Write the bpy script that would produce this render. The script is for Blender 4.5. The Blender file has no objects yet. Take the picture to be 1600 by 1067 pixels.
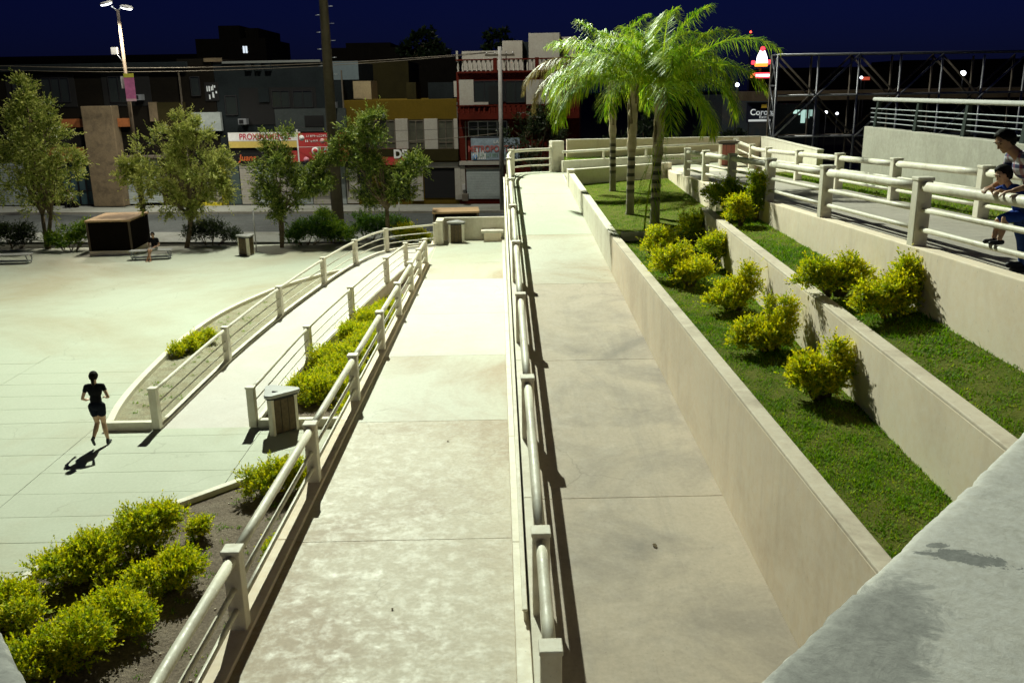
import bpy, bmesh, math, random
import numpy as np
from mathutils import Vector, Matrix

S = bpy.context.scene
COL = S.collection
R_ = math.radians

# ------------------------------------------------------------------ camera
F_PX, CX, CY = 1400.0, 800.0, 533.5
CAM = (0.0, 0.0, 7.5)
PITCH = math.atan((CY - 140.0) / F_PX)
YAW = math.atan((CX - 783.0) / F_PX * math.cos(PITCH))
ROLL = R_(0.9)
_fw = Vector((math.sin(YAW) * math.cos(PITCH), math.cos(YAW) * math.cos(PITCH), -math.sin(PITCH)))
_rt = Vector((math.cos(YAW), -math.sin(YAW), 0))
_up = _rt.cross(_fw)
RT = _rt * math.cos(ROLL) - _up * math.sin(ROLL)
UP = _up * math.cos(ROLL) + _rt * math.sin(ROLL)
cam_d = bpy.data.cameras.new('camera')
cam_d.sensor_width = 36.0
cam_d.lens = F_PX / 1600.0 * 36.0
cam_d.clip_start = 0.05
cam_d.clip_end = 3000
cam = bpy.data.objects.new('camera', cam_d)
COL.objects.link(cam)
m3 = Matrix((RT, UP, -_fw)).transposed()
cam.matrix_world = Matrix.Translation(CAM) @ m3.to_4x4()
S.camera = cam

# ------------------------------------------------------------------ night sky
W = bpy.data.worlds.new('World')
S.world = W
W.use_nodes = True
wn = W.node_tree
for n in list(wn.nodes):
    wn.nodes.remove(n)
sky = wn.nodes.new('ShaderNodeTexSky')
sky.sky_type = 'NISHITA'
sky.sun_disc = False
sky.sun_elevation = R_(12.0)
sky.sun_rotation = R_(200)
sky.altitude = 300
tint = wn.nodes.new('ShaderNodeMix')
tint.data_type = 'RGBA'
tint.blend_type = 'MULTIPLY'
tint.inputs[0].default_value = 1.0
tint.inputs[7].default_value = (0.035, 0.05, 0.42, 1)
bg = wn.nodes.new('ShaderNodeBackground')
bg.inputs[1].default_value = 0.012
wo = wn.nodes.new('ShaderNodeOutputWorld')
wn.links.new(sky.outputs[0], tint.inputs[6])
wn.links.new(tint.outputs[2], bg.inputs[0])
wn.links.new(bg.outputs[0], wo.inputs[0])

S.view_settings.view_transform = 'Standard'
S.view_settings.look = 'None'
S.view_settings.exposure = 0.0
S.view_settings.gamma = 1.0
S.view_settings.use_curve_mapping = False
S.render.engine = 'CYCLES'
S.cycles.use_denoising = True
try:
    S.cycles.denoiser = 'OPENIMAGEDENOISE'
except Exception:
    pass
S.cycles.max_bounces = 7
S.cycles.diffuse_bounces = 4
S.cycles.glossy_bounces = 3
S.cycles.transmission_bounces = 4
S.cycles.transparent_max_bounces = 8
S.cycles.caustics_reflective = False
S.cycles.caustics_refractive = False

# the floodlight mast that lights the plaza (its pole stands in the picture, its head just above it)
MAST = (-8.86, 49.3)
MAST_H = 31.5
MAST_COL = (0.90, 1.0, 0.82)
MAST_W = 158000.0


def add_light(name, kind, loc, power, color, radius=0.25, aim=None, size=None, blend=0.5):
    d = bpy.data.lights.new(name, kind)
    d.energy = power
    d.color = color
    d.shadow_soft_size = radius
    if kind == 'SPOT':
        d.spot_size = R_(size)
        d.spot_blend = blend
    o = bpy.data.objects.new(name, d)
    COL.objects.link(o)
    o.location = loc
    if aim is not None:
        v = Vector(aim) - Vector(loc)
        o.rotation_euler = v.to_track_quat('-Z', 'Y').to_euler()
    return o


add_light('mast_flood_plaza', 'SPOT', (MAST[0], MAST[1] - 0.9, MAST_H), MAST_W, MAST_COL, 0.22,
          aim=(0.0, 0.0, 1.0), size=124, blend=1.0)
add_light('mast_flood_street', 'POINT', (MAST[0], MAST[1] + 0.9, MAST_H), 42000, (1.0, 0.97, 0.84), 0.3)


# ------------------------------------------------------------------ survey helpers
def ray(x, y):
    return RT * ((x - CX) / F_PX) + UP * (-(y - CY) / F_PX) + _fw


def at(x, y, a=0.0, b=0.0, c=0.0):
    """point on the plane z = a + b*Y + c*X seen at a photo position"""
    d = ray(x, y)
    t = (a - CAM[2]) / (d.z - b * d.y - c * d.x)
    return Vector(CAM) + d * t


def atY(x, y, Y, k=0.0):
    d = ray(x, y)
    t = Y / (d.y - k * d.x)
    return Vector(CAM) + d * t


def proj_y(p):
    v = Vector(p) - Vector(CAM)
    return CY - F_PX * v.dot(UP) / v.dot(_fw)


# ------------------------------------------------------------------ object helpers
def tag(o, label=None, cat=None, group=None, kind=None):
    if label:
        o['label'] = label
    if cat:
        o['category'] = cat
    if group:
        o['group'] = group
    if kind:
        o['kind'] = kind
    return o


def thing(name, label, cat, loc=(0, 0, 0), rz=0.0, group=None):
    o = bpy.data.objects.new(name, None)
    o.empty_display_size = 0.2
    COL.objects.link(o)
    o.location = loc
    o.rotation_euler = (0, 0, rz)
    return tag(o, label, cat, group)


def link(name, me, mat=None, parent=None, loc=None, rot=None):
    o = bpy.data.objects.new(name, me)
    COL.objects.link(o)
    if mat is not None and not me.materials:
        for m in (mat if isinstance(mat, (list, tuple)) else [mat]):
            me.materials.append(m)
    if parent is not None:
        o.parent = parent
    if loc is not None:
        o.location = loc
    if rot is not None:
        o.rotation_euler = rot
    return o


def dup(root, loc=None, rz=None, label=None):
    r = root.copy()
    COL.objects.link(r)
    if loc is not None:
        r.location = loc
    if rz is not None:
        r.rotation_euler = (r.rotation_euler[0], r.rotation_euler[1], rz)
    if label:
        r['label'] = label
    for ch in list(root.children):
        c = ch.copy()
        COL.objects.link(c)
        c.parent = r
        for g in list(ch.children):
            d = g.copy()
            COL.objects.link(d)
            d.parent = c
    return r


def bevel(o, w=0.012, seg=2):
    m = o.modifiers.new('bevel', 'BEVEL')
    m.width = w
    m.segments = seg
    m.limit_method = 'ANGLE'
    m.angle_limit = R_(40)
    return o


class MB:
    def __init__(s):
        s.v = []
        s.f = []
        s.m = []
        s.sm = []

    def add(s, vs, fs, mi=0, smooth=False):
        b = len(s.v)
        s.v += [tuple(v) for v in vs]
        for f in fs:
            s.f.append(tuple(i + b for i in f))
            s.m.append(mi)
            s.sm.append(smooth)
        return s

    def hexa(s, bot, top, mi=0):
        """bot, top: 4 points each, same winding (ccw from above)"""
        return s.add(list(bot) + list(top),
                     [(3, 2, 1, 0), (4, 5, 6, 7), (0, 1, 5, 4), (1, 2, 6, 5), (2, 3, 7, 6), (3, 0, 4, 7)], mi)

    def box(s, lo, hi, mi=0):
        x0, y0, z0 = lo
        x1, y1, z1 = hi
        b = [(x0, y0, z0), (x1, y0, z0), (x1, y1, z0), (x0, y1, z0)]
        t = [(x, y, z1) for x, y, _ in b]
        return s.hexa(b, t, mi)

    def prism(s, poly, z0, z1, mi=0):
        n = len(poly)
        a = sum(poly[i][0] * poly[(i + 1) % n][1] - poly[(i + 1) % n][0] * poly[i][1] for i in range(n))
        if a < 0:
            poly = poly[::-1]
        zf0 = z0 if callable(z0) else (lambda x, y: z0)
        zf1 = z1 if callable(z1) else (lambda x, y: z1)
        b = [(x, y, zf0(x, y)) for x, y in poly]
        t = [(x, y, zf1(x, y)) for x, y in poly]
        fs = [tuple(range(n))[::-1], tuple(range(n, 2 * n))]
        fs += [(i, (i + 1) % n, n + (i + 1) % n, n + i) for i in range(n)]
        return s.add(b + t, fs, mi)

    def tube(s, path, r, seg=10, mi=0, cap=True, smooth=True):
        P = [Vector(p) for p in path]
        n = len(P)
        rr = r if isinstance(r, (list, tuple)) else [r] * n
        vs = []
        prev = None
        for i in range(n):
            t = (P[min(i + 1, n - 1)] - P[max(i - 1, 0)])
            if t.length < 1e-9:
                t = Vector((0, 0, 1))
            t.normalize()
            if prev is None:
                ref = Vector((0, 0, 1)) if abs(t.z) < 0.9 else Vector((1, 0, 0))
                a = t.cross(ref).normalized()
            else:
                a = (prev - t * prev.dot(t))
                a = a.normalized() if a.length > 1e-6 else t.orthogonal().normalized()
            prev = a
            b = t.cross(a)
            for k in range(seg):
                w = 2 * math.pi * k / seg
                vs.append(P[i] + (a * math.cos(w) + b * math.sin(w)) * rr[i])
        fs = []
        for i in range(n - 1):
            for k in range(seg):
                k2 = (k + 1) % seg
                fs.append((i * seg + k, i * seg + k2, (i + 1) * seg + k2, (i + 1) * seg + k))
        s.add(vs, fs, mi, smooth)
        if cap:
            b = len(s.v) - len(vs)
            s.f.append(tuple(b + k for k in range(seg))[::-1]); s.m.append(mi); s.sm.append(False)
            e = b + (n - 1) * seg
            s.f.append(tuple(e + k for k in range(seg))); s.m.append(mi); s.sm.append(False)
        return s

    def lathe(s, prof, seg=20, c=(0, 0, 0), mi=0, smooth=True):
        vs = []
        for r, z in prof:
            for k in range(seg):
                w = 2 * math.pi * k / seg
                vs.append((c[0] + r * math.cos(w), c[1] + r * math.sin(w), c[2] + z))
        fs = []
        n = len(prof)
        for i in range(n - 1):
            for k in range(seg):
                k2 = (k + 1) % seg
                fs.append((i * seg + k, i * seg + k2, (i + 1) * seg + k2, (i + 1) * seg + k))
        fs.append(tuple(range(seg))[::-1])
        fs.append(tuple((n - 1) * seg + k for k in range(seg)))
        return s.add(vs, fs, mi, smooth)

    def mesh(s, name):
        me = bpy.data.meshes.new(name)
        me.from_pydata(s.v, [], s.f)
        me.polygons.foreach_set('material_index', s.m)
        me.polygons.foreach_set('use_smooth', s.sm)
        me.update()
        return me

    def build(s, name, mat, parent=None, loc=None, rot=None):
        return link(name, s.mesh(name), mat, parent, loc, rot)


def quads_mesh(name, V, nper=4, tint=None):
    """V: (n, nper, 3) array of separate faces"""
    n = V.shape[0]
    me = bpy.data.meshes.new(name)
    me.vertices.add(n * nper)
    me.vertices.foreach_set('co', V.reshape(-1).astype(np.float32))
    me.loops.add(n * nper)
    me.loops.foreach_set('vertex_index', np.arange(n * nper, dtype=np.int32))
    me.polygons.add(n)
    me.polygons.foreach_set('loop_start', np.arange(0, n * nper, nper, dtype=np.int32))
    if tint is not None:
        a = me.attributes.new('tint', 'FLOAT', 'FACE')
        a.data.foreach_set('value', tint.astype(np.float32))
    me.update(calc_edges=True)
    return me


def rng(seed):
    return np.random.default_rng(seed)


def catmull(P, n=6):
    P = [Vector(p) for p in P]
    out = []
    for i in range(len(P) - 1):
        p0 = P[i - 1] if i > 0 else P[i] * 2 - P[i + 1]
        p3 = P[i + 2] if i + 2 < len(P) else P[i + 1] * 2 - P[i]
        p1, p2 = P[i], P[i + 1]
        for k in range(n):
            t = k / n
            out.append(0.5 * ((2 * p1) + (p2 - p0) * t + (2 * p0 - 5 * p1 + 4 * p2 - p3) * t * t
                              + (3 * p1 - p0 - 3 * p2 + p3) * t ** 3))
    out.append(P[-1])
    return out


# ------------------------------------------------------------------ materials
MATS = {}


def _new(name):
    m = bpy.data.materials.new(name)
    m.use_nodes = True
    nt = m.node_tree
    b = nt.nodes['Principled BSDF']
    MATS[name] = m
    return m, nt, b


def _noise(nt, vec, scale, detail=5, rough=0.6, dist=0.0):
    n = nt.nodes.new('ShaderNodeTexNoise')
    n.inputs['Scale'].default_value = scale
    n.inputs['Detail'].default_value = detail
    n.inputs['Roughness'].default_value = rough
    n.inputs['Distortion'].default_value = dist
    if vec is not None:
        nt.links.new(vec, n.inputs['Vector'])
    return n.outputs[0]


def _ramp(nt, fac, a, b, ca=(0, 0, 0, 1), cb=(1, 1, 1, 1)):
    r = nt.nodes.new('ShaderNodeValToRGB')
    r.color_ramp.elements[0].position = a
    r.color_ramp.elements[1].position = b
    r.color_ramp.elements[0].color = ca
    r.color_ramp.elements[1].color = cb
    nt.links.new(fac, r.inputs[0])
    return r.outputs[0]


def _mix(nt, fac, a, b, mode='MIX'):
    m = nt.nodes.new('ShaderNodeMix')
    m.data_type = 'RGBA'
    m.blend_type = mode
    for sock, v in ((m.inputs[0], fac), (m.inputs[6], a), (m.inputs[7], b)):
        if hasattr(v, 'node'):
            nt.links.new(v, sock)
        elif isinstance(v, (int, float)):
            sock.default_value = v
        else:
            sock.default_value = (*v, 1.0)
    return m.outputs[2]


def _math(nt, op, a, b=None):
    m = nt.nodes.new('ShaderNodeMath')
    m.operation = op
    for i, v in ((0, a), (1, b)):
        if v is None:
            continue
        if hasattr(v, 'node'):
            nt.links.new(v, m.inputs[i])
        else:
            m.inputs[i].default_value = v
    return m.outputs[0]


def _bump(nt, b, h, strength=0.3, dist=0.02):
    n = nt.nodes.new('ShaderNodeBump')
    n.inputs['Strength'].default_value = strength
    n.inputs['Distance'].default_value = dist
    nt.links.new(h, n.inputs['Height'])
    nt.links.new(n.outputs[0], b.inputs['Normal'])


def _pos(nt):
    g = nt.nodes.new('ShaderNodeNewGeometry')
    return g.outputs['Position']


def _obj(nt):
    t = nt.nodes.new('ShaderNodeTexCoord')
    return t.outputs['Object']


def concrete(name, col, dirt=(0.16, 0.12, 0.08), dirt_amt=0.55, rough=(0.45, 0.85), bump=0.25, vary=0.0,
             patch=0.35, stain_scale=0.55, fine=9.0, spec=0.4, streak=0.0, pale=None, patch_scale=1.6, cracks=0.0, flow=0.0, big=(0.46, 0.74), grain=0.14):
    m, nt, b = _new(name)
    p = _pos(nt)
    n1 = _noise(nt, p, stain_scale, 7, 0.65, 0.6)
    n2 = _noise(nt, p, fine, 6, 0.7)
    n3 = _noise(nt, p, patch_scale, 12, 0.80, 0.15)
    big = _ramp(nt, n1, big[0], big[1])
    mid = _ramp(nt, n3, 0.46, 0.66)
    c = _mix(nt, _math(nt, 'MULTIPLY', big, dirt_amt), col, dirt)
    lite = tuple(min(0.9, x * 1.32) for x in col) if pale is None else pale
    c = _mix(nt, _math(nt, 'MULTIPLY', mid, patch), c, lite)
    fn = _ramp(nt, n2, 0.3, 0.75)
    c = _mix(nt, grain, c, fn, 'OVERLAY')
    spk = _ramp(nt, _noise(nt, p, 26.0, 3, 0.5), 0.66, 0.74)
    c = _mix(nt, _math(nt, 'MULTIPLY', spk, 0.35), c, tuple(x * 0.45 for x in col))
    if streak > 0:
        mp = nt.nodes.new('ShaderNodeMapping')
        mp.inputs['Scale'].default_value = (2.6, 2.6, 0.22)
        nt.links.new(p, mp.inputs[0])
        st = _ramp(nt, _noise(nt, mp.outputs[0], 1.0, 5, 0.65), 0.52, 0.78)
        c = _mix(nt, _math(nt, 'MULTIPLY', st, streak), c, dirt)
    if flow > 0:
        mp = nt.nodes.new('ShaderNodeMapping')
        mp.inputs['Scale'].default_value = (1.7, 0.16, 1.0)
        mp.inputs['Rotation'].default_value = (0, 0, 0.06)
        nt.links.new(p, mp.inputs[0])
        fl = _ramp(nt, _noise(nt, mp.outputs[0], 1.0, 9, 0.72, 0.5), 0.50, 0.78)
        c = _mix(nt, _math(nt, 'MULTIPLY', fl, flow), c, dirt)
    if cracks > 0:
        ds = nt.nodes.new('ShaderNodeVectorMath'); ds.operation = 'ADD'
        nz_ = nt.nodes.new('ShaderNodeTexNoise'); nz_.inputs['Scale'].default_value = 1.3; nz_.inputs['Detail'].default_value = 6
        nt.links.new(p, nz_.inputs['Vector'])
        nt.links.new(p, ds.inputs[0]); nt.links.new(nz_.outputs['Color'], ds.inputs[1])
        vo = nt.nodes.new('ShaderNodeTexVoronoi'); vo.feature = 'DISTANCE_TO_EDGE'; vo.inputs['Scale'].default_value = 0.33
        nt.links.new(ds.outputs[0], vo.inputs['Vector'])
        ck = _ramp(nt, vo.outputs['Distance'], 0.0015, 0.005, (1, 1, 1, 1), (0, 0, 0, 1))
        mk = _ramp(nt, _noise(nt, p, 0.4, 3, 0.5), 0.50, 0.58)
        c = _mix(nt, _math(nt, 'MULTIPLY', _math(nt, 'MULTIPLY', ck, mk), cracks), c, tuple(x * 0.35 for x in dirt))
    if vary > 0:
        oi = nt.nodes.new('ShaderNodeObjectInfo')
        hv = nt.nodes.new('ShaderNodeHueSaturation')
        v = _math(nt, 'ADD', _math(nt, 'MULTIPLY', oi.outputs['Random'], vary), 1.0 - vary / 2)
        nt.links.new(v, hv.inputs['Value'])
        nt.links.new(c, hv.inputs['Color'])
        c = hv.outputs[0]
    nt.links.new(c, b.inputs['Base Color'])
    rr = nt.nodes.new('ShaderNodeMapRange')
    rr.inputs[3].default_value = rough[1]
    rr.inputs[4].default_value = rough[0]
    nt.links.new(mid, rr.inputs[0])
    nt.links.new(rr.outputs[0], b.inputs['Roughness'])
    b.inputs['Specular IOR Level'].default_value = spec
    h = _math(nt, 'ADD', _math(nt, 'MULTIPLY', n2, 0.6), _math(nt, 'MULTIPLY', n3, 0.8))
    _bump(nt, b, h, bump, 0.015)
    return m


def plain(name, col, rough=0.6, metal=0.0, vary=0.12, scale=6.0, bump=0.08, spec=0.4, coat=0.0):
    m, nt, b = _new(name)
    p = _pos(nt)
    n = _noise(nt, p, scale, 6, 0.65)
    c = _mix(nt, _ramp(nt, n, 0.3, 0.75), tuple(x * (1 - vary) for x in col), tuple(min(1, x * (1 + vary)) for x in col))
    nt.links.new(c, b.inputs['Base Color'])
    b.inputs['Roughness'].default_value = rough
    b.inputs['Metallic'].default_value = metal
    b.inputs['Specular IOR Level'].default_value = spec
    if coat:
        b.inputs['Coat Weight'].default_value = coat
    if bump:
        _bump(nt, b, n, bump, 0.01)
    return m


def emit(name, col, strength):
    m, nt, b = _new(name)
    b.inputs['Base Color'].default_value = (*col, 1)
    b.inputs['Emission Color'].default_value = (*col, 1)
    b.inputs['Emission Strength'].default_value = strength
    return m


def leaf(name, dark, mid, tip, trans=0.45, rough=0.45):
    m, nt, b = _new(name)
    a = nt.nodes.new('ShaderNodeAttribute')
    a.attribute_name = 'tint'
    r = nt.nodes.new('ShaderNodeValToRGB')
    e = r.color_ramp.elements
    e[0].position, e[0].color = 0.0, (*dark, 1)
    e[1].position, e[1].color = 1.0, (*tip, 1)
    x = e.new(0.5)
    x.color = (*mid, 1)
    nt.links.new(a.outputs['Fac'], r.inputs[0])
    nt.links.new(r.outputs[0], b.inputs['Base Color'])
    b.inputs['Roughness'].default_value = rough
    b.inputs['Specular IOR Level'].default_value = 0.35
    t = nt.nodes.new('ShaderNodeBsdfTranslucent')
    nt.links.new(r.outputs[0], t.inputs[0])
    ms = nt.nodes.new('ShaderNodeMixShader')
    ms.inputs[0].default_value = trans
    nt.links.new(b.outputs[0], ms.inputs[1])
    nt.links.new(t.outputs[0], ms.inputs[2])
    nt.links.new(ms.outputs[0], nt.nodes['Material Output'].inputs[0])
    return m


def soilmat(name, a, c2, scale=2.0, bump=0.8):
    m, nt, b = _new(name)
    p = _pos(nt)
    n1 = _noise(nt, p, scale, 8, 0.7, 0.4)
    n2 = _noise(nt, p, scale * 11, 6, 0.7)
    c = _mix(nt, _ramp(nt, n1, 0.35, 0.68), a, c2)
    c = _mix(nt, 0.5, c, _ramp(nt, n2, 0.25, 0.8), 'OVERLAY')
    nt.links.new(c, b.inputs['Base Color'])
    b.inputs['Roughness'].default_value = 0.95
    b.inputs['Specular IOR Level'].default_value = 0.1
    _bump(nt, b, _math(nt, 'ADD', n1, n2), bump, 0.05)
    return m


M_PLAZA = concrete('plaza_concrete', (0.46, 0.475, 0.375), (0.37, 0.30, 0.19), 0.7, (0.6, 0.8), 0.10, 0.05, 0.08, 0.09, patch_scale=0.6, cracks=0.3, big=(0.48, 0.66), grain=0.08, fine=16.0)
M_RAMPA = concrete('ramp_concrete', (0.46, 0.44, 0.35), (0.32, 0.22, 0.13), 0.8, (0.52, 0.62), 0.12, 0.10, 0.12, 0.24, pale=(0.53, 0.55, 0.45), spec=0.45, patch_scale=5.5, cracks=0.25, flow=0.22, big=(0.45, 0.64), grain=0.10, fine=18.0)
M_RAMPD = concrete('ramp_concrete_warm_lit', (0.47, 0.405, 0.30), (0.30, 0.21, 0.125), 0.75, (0.46, 0.66), 0.14, 0.06, 0.28, 0.30, pale=(0.53, 0.53, 0.43), spec=0.45, patch_scale=4.5, cracks=0.25, flow=0.25, big=(0.46, 0.62), grain=0.12, fine=18.0)  # nearest slabs: warm, falling-off light put into a browner base
M_RAMPB = concrete('ramp_concrete_brown', (0.48, 0.40, 0.31), (0.20, 0.175, 0.155), 0.7, (0.6, 0.8), 0.12, 0.08, 0.10, 0.5, patch_scale=3.0, cracks=0.25, flow=0.45, big=(0.46, 0.70), grain=0.10, fine=18.0)  # warm lamplight near the camera put into the brown; grey smudges are dirt
M_RAMPC = concrete('ramp_concrete_pale', (0.56, 0.525, 0.48), (0.48, 0.40, 0.33), 0.4, (0.6, 0.8), 0.10, 0.04, 0.1, 0.3, cracks=0.25, grain=0.08, fine=18.0)  # overexposed zone of the ramps put into a lighter base
M_JOINT = plain('joint_fill', (0.10, 0.075, 0.05), 0.95)
M_WALL = concrete('wall_plaster', (0.84, 0.71, 0.55), (0.40, 0.30, 0.21), 0.35, (0.6, 0.9), 0.15, 0.05, 0.12, 0.45, streak=0.3)
M_CREAM = concrete('cream_paint', (0.74, 0.69, 0.57), (0.40, 0.31, 0.20), 0.35, (0.45, 0.7), 0.12, 0.05, 0.12, 1.1, streak=0.3, patch_scale=5.0)
M_CAP = concrete('wall_cap', (0.66, 0.57, 0.45), (0.27, 0.20, 0.14), 0.6, (0.6, 0.9), 0.3, 0.04, 0.3, 0.9)
M_RAILP = concrete('rail_paint', (0.70, 0.66, 0.54), (0.24, 0.15, 0.08), 0.4, (0.34, 0.6), 0.06, 0.06, 0.1, 2.2, 14.0, spec=0.5, patch_scale=7.0)
M_GREY = concrete('grey_parapet', (0.30, 0.31, 0.32), (0.09, 0.09, 0.09), 0.5, (0.6, 0.9), 0.8, 0, 0.3, 1.6, 14.0)
M_SAND = soilmat('sandy_soil', (0.40, 0.38, 0.27), (0.30, 0.25, 0.16))
M_SOIL = soilmat('dry_soil', (0.17, 0.13, 0.10), (0.26, 0.21, 0.16))
M_TURFSOIL = soilmat('lawn_soil', (0.09, 0.12, 0.012), (0.16, 0.16, 0.03), 3.0, 0.6)
M_ASPHALT = concrete('asphalt', (0.058, 0.066, 0.062), (0.03, 0.03, 0.03), 0.6, (0.6, 0.9), 0.4, 0, 0.35, 0.3, 30.0)
M_SIDEWALK = concrete('street_pavement', (0.22, 0.23, 0.20), (0.10, 0.10, 0.06), 0.7, (0.6, 0.9), 0.3, 0, 0.3, 0.3)
M_DIRTG = soilmat('open_ground', (0.03, 0.03, 0.022), (0.05, 0.05, 0.035), 0.5)
M_LEAF_GOLD = leaf('golden_leaf', (0.10, 0.21, 0.003), (0.40, 0.50, 0.005), (0.85, 0.74, 0.010), 0.5, 0.65)
M_LEAF_TREE = leaf('tree_leaf', (0.05, 0.10, 0.012), (0.24, 0.31, 0.045), (0.62, 0.63, 0.17), 0.42)
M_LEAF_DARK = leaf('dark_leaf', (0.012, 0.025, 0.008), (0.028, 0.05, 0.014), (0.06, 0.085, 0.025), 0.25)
M_LEAF_SHRUB = leaf('shrub_leaf', (0.03, 0.08, 0.008), (0.09, 0.20, 0.012), (0.26, 0.36, 0.02), 0.4)
M_PALM = leaf('palm_leaflet', (0.05, 0.17, 0.003), (0.19, 0.36, 0.006), (0.55, 0.60, 0.03), 0.45, 0.42)
M_PALMDRY = leaf('dry_palm_leaflet', (0.12, 0.09, 0.03), (0.22, 0.16, 0.05), (0.32, 0.25, 0.09), 0.3)
M_GRASS = leaf('grass_blade', (0.08, 0.20, 0.003), (0.22, 0.40, 0.006), (0.55, 0.53, 0.03), 0.45, 0.7)
M_BARK = soilmat('bark', (0.16, 0.12, 0.075), (0.30, 0.24, 0.15), 5.0, 0.9)
M_WOOD = plain('slat_wood', (0.10, 0.068, 0.030), 0.6, 0, 0.35, 12.0, 0.2)
M_DARK = plain('black_metal', (0.012, 0.012, 0.013), 0.5)
M_BLACK = plain('dark_void', (0.004, 0.004, 0.004), 0.9)
M_LID = plain('lid_grey', (0.42, 0.41, 0.39), 0.4)
M_STEEL = plain('galvanised_steel', (0.34, 0.36, 0.38), 0.45, 0.6, 0.15)
M_RUSTY = plain('dull_steel', (0.14, 0.12, 0.09), 0.6, 0.4, 0.3, 3.0)
M_DKGREEN = plain('dark_green_steel', (0.02, 0.03, 0.027), 0.5, 0.2)
M_POLE = plain('pole_concrete', (0.13, 0.105, 0.07), 0.75, 0, 0.2, 3.0, 0.2)
M_LAMP = emit('lamp_glow', (0.95, 0.97, 1.0), 9.0)
M_LPOLE = plain('lamp_pole_paint', (0.10, 0.075, 0.05), 0.7, 0, 0.2, 3.0, 0.1, 0.2)
M_TANROOF = plain('box_roof', (0.50, 0.33, 0.18), 0.8, 0, 0.15)
M_BOXSIDE = plain('box_side', (0.008, 0.006, 0.004), 0.9, 0, 0.2, 3, 0.1, 0.05)


# ================================================================== SETTING
def z2(Y):                       # ramp that comes down away from the camera
    return 1.64 if Y < 6.4 else max(0.66, 1.85 - 0.0326 * Y)


def z3(Y):                       # ramp that climbs away from the camera
    return 1.64 if Y < 6.4 else min(4.2, 1.1 + 0.085 * Y)


def z1(Y):                       # curved ramp up from the plaza
    return max(0.0, min(0.66, 0.0325 * (Y - 19.7)))


def z4(Y):                       # upper ramp, climbing towards the camera
    return 5.85 - 0.042 * min(Y, 34.0)


def xw1(Y):                      # face of the first retaining wall
    return 3.22 - 0.0185 * Y


def xw2(Y):
    return 4.15 + 0.035 * Y


def xw3(Y):
    return 5.15 + 0.037 * Y


def xo4(Y):
    return 7.68 + 0.056 * Y


def zlawn1(Y):
    return 3.34 + 0.02 * Y


def zpalm(Y):
    return 3.60 + 0.012 * Y


g = MB().add([(-900, -60, -0.06), (900, -60, -0.06), (900, 1500, -0.06), (-900, 1500, -0.06)], [(0, 1, 2, 3)])
tag(g.build('ground', M_DIRTG), kind='structure')

# plaza: paving slabs near, one sheet beyond where the joints cannot be told apart
pl = MB()
pl.prism([(-48, 26.0), (3.0, 26.0), (3.0, 46.0), (-48, 46.0)], -0.05, 0.0)
pl.prism([(-48, 2.0), (3.0, 2.0), (3.0, 25.99), (-48, 25.99)], -0.055, -0.012, 1)
plaza = pl.build('plaza', [M_PLAZA, M_JOINT])
tag(plaza, kind='structure')
random.seed(3)
slab_me = bevel_me = None
sm = MB().box((0.006, 0.006, -0.035), (3.994, 0.994, 0.0)).mesh('slab')
sm.materials.append(M_PLAZA)
for j in range(15):
    Y0 = 11.27 + j
    off = -13.6 if j % 1 == 0 else 0
    for i in range(3):
        X0 = off + 4.0 * i
        if Y0 < 14 and X0 > -6:
            continue
        link('slab', sm, None, plaza, (X0 + (17.3 - Y0) * 0.0, Y0, random.uniform(-0.0015, 0.0015)))
wide = MB().box((0.006, 0.006, -0.035), (7.994, 0.994, 0.0)).mesh('slab')
wide.materials.append(M_PLAZA)
for j in range(15):
    link('slab', wide, None, plaza, (-21.6, 11.27 + j, random.uniform(-0.0015, 0.0015)))

# street: near verge, asphalt, far pavement with kerb (its line turns slightly off the plaza's)
def street(u, w):                # u along the street, w away from the camera
    return (-3.46 + 0.9948 * u + 0.1019 * w, 60.72 - 0.1019 * u + 0.9948 * w)


def strip(u0, u1, w0, w1):
    return [street(u0, w0), street(u1, w0), street(u1, w1), street(u0, w1)]


v = MB().prism(strip(-60, 90, -15.0, -11.6), -0.05, 0.05)
tag(v.build('verge', M_SIDEWALK), kind='structure')
v = MB().prism(strip(-90, 140, -11.6, -3.4), -0.05, -0.02)
tag(v.build('road', M_ASPHALT), kind='structure')
v = MB().prism(strip(-90, 140, -3.4, 30.0), -0.05, 0.12)
tag(v.build('far_pavement', M_SIDEWALK), kind='structure')
v = MB().prism(strip(-90, 140, -3.55, -3.402), -0.05, 0.135)
tag(v.build('kerb', concrete('kerb_concrete', (0.30, 0.29, 0.24), (0.12, 0.12, 0.07), 0.6)), kind='structure')


# ------------------------------------------------------------------ ramps, slab by slab
def slab_strip(parent, xl, xr, zf, ys, mats, gap=0.007, th=0.10):
    for k in range(len(ys) - 1):
        a, b = ys[k] + gap, ys[k + 1] - gap
        n = 1 if b - a < 6 else 2
        mb = MB()
        bot = [(xl(a), a, zf(a) - th), (xr(a), a, zf(a) - th), (xr(b), b, zf(b) - th), (xl(b), b, zf(b) - th)]
        top = [(x, y, z + th) for x, y, z in bot]
        mb.hexa(bot, top)
        o = mb.build('slab', mats[min(k, len(mats) - 1)], parent)


def body(name, xl, xr, zf, ys, drop=0.012, floor=-0.05, mat=None):
    mb = MB()
    for k in range(len(ys) - 1):
        a, b = ys[k], ys[k + 1]
        mb.hexa([(xl(a), a, floor), (xr(a), a, floor), (xr(b), b, floor), (xl(b), b, floor)],
                [(xl(a), a, zf(a) - drop), (xr(a), a, zf(a) - drop), (xr(b), b, zf(b) - drop), (xl(b), b, zf(b) - drop)])
    o = mb.build(name, mat or M_WALL)
    return tag(o, kind='structure')


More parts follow.
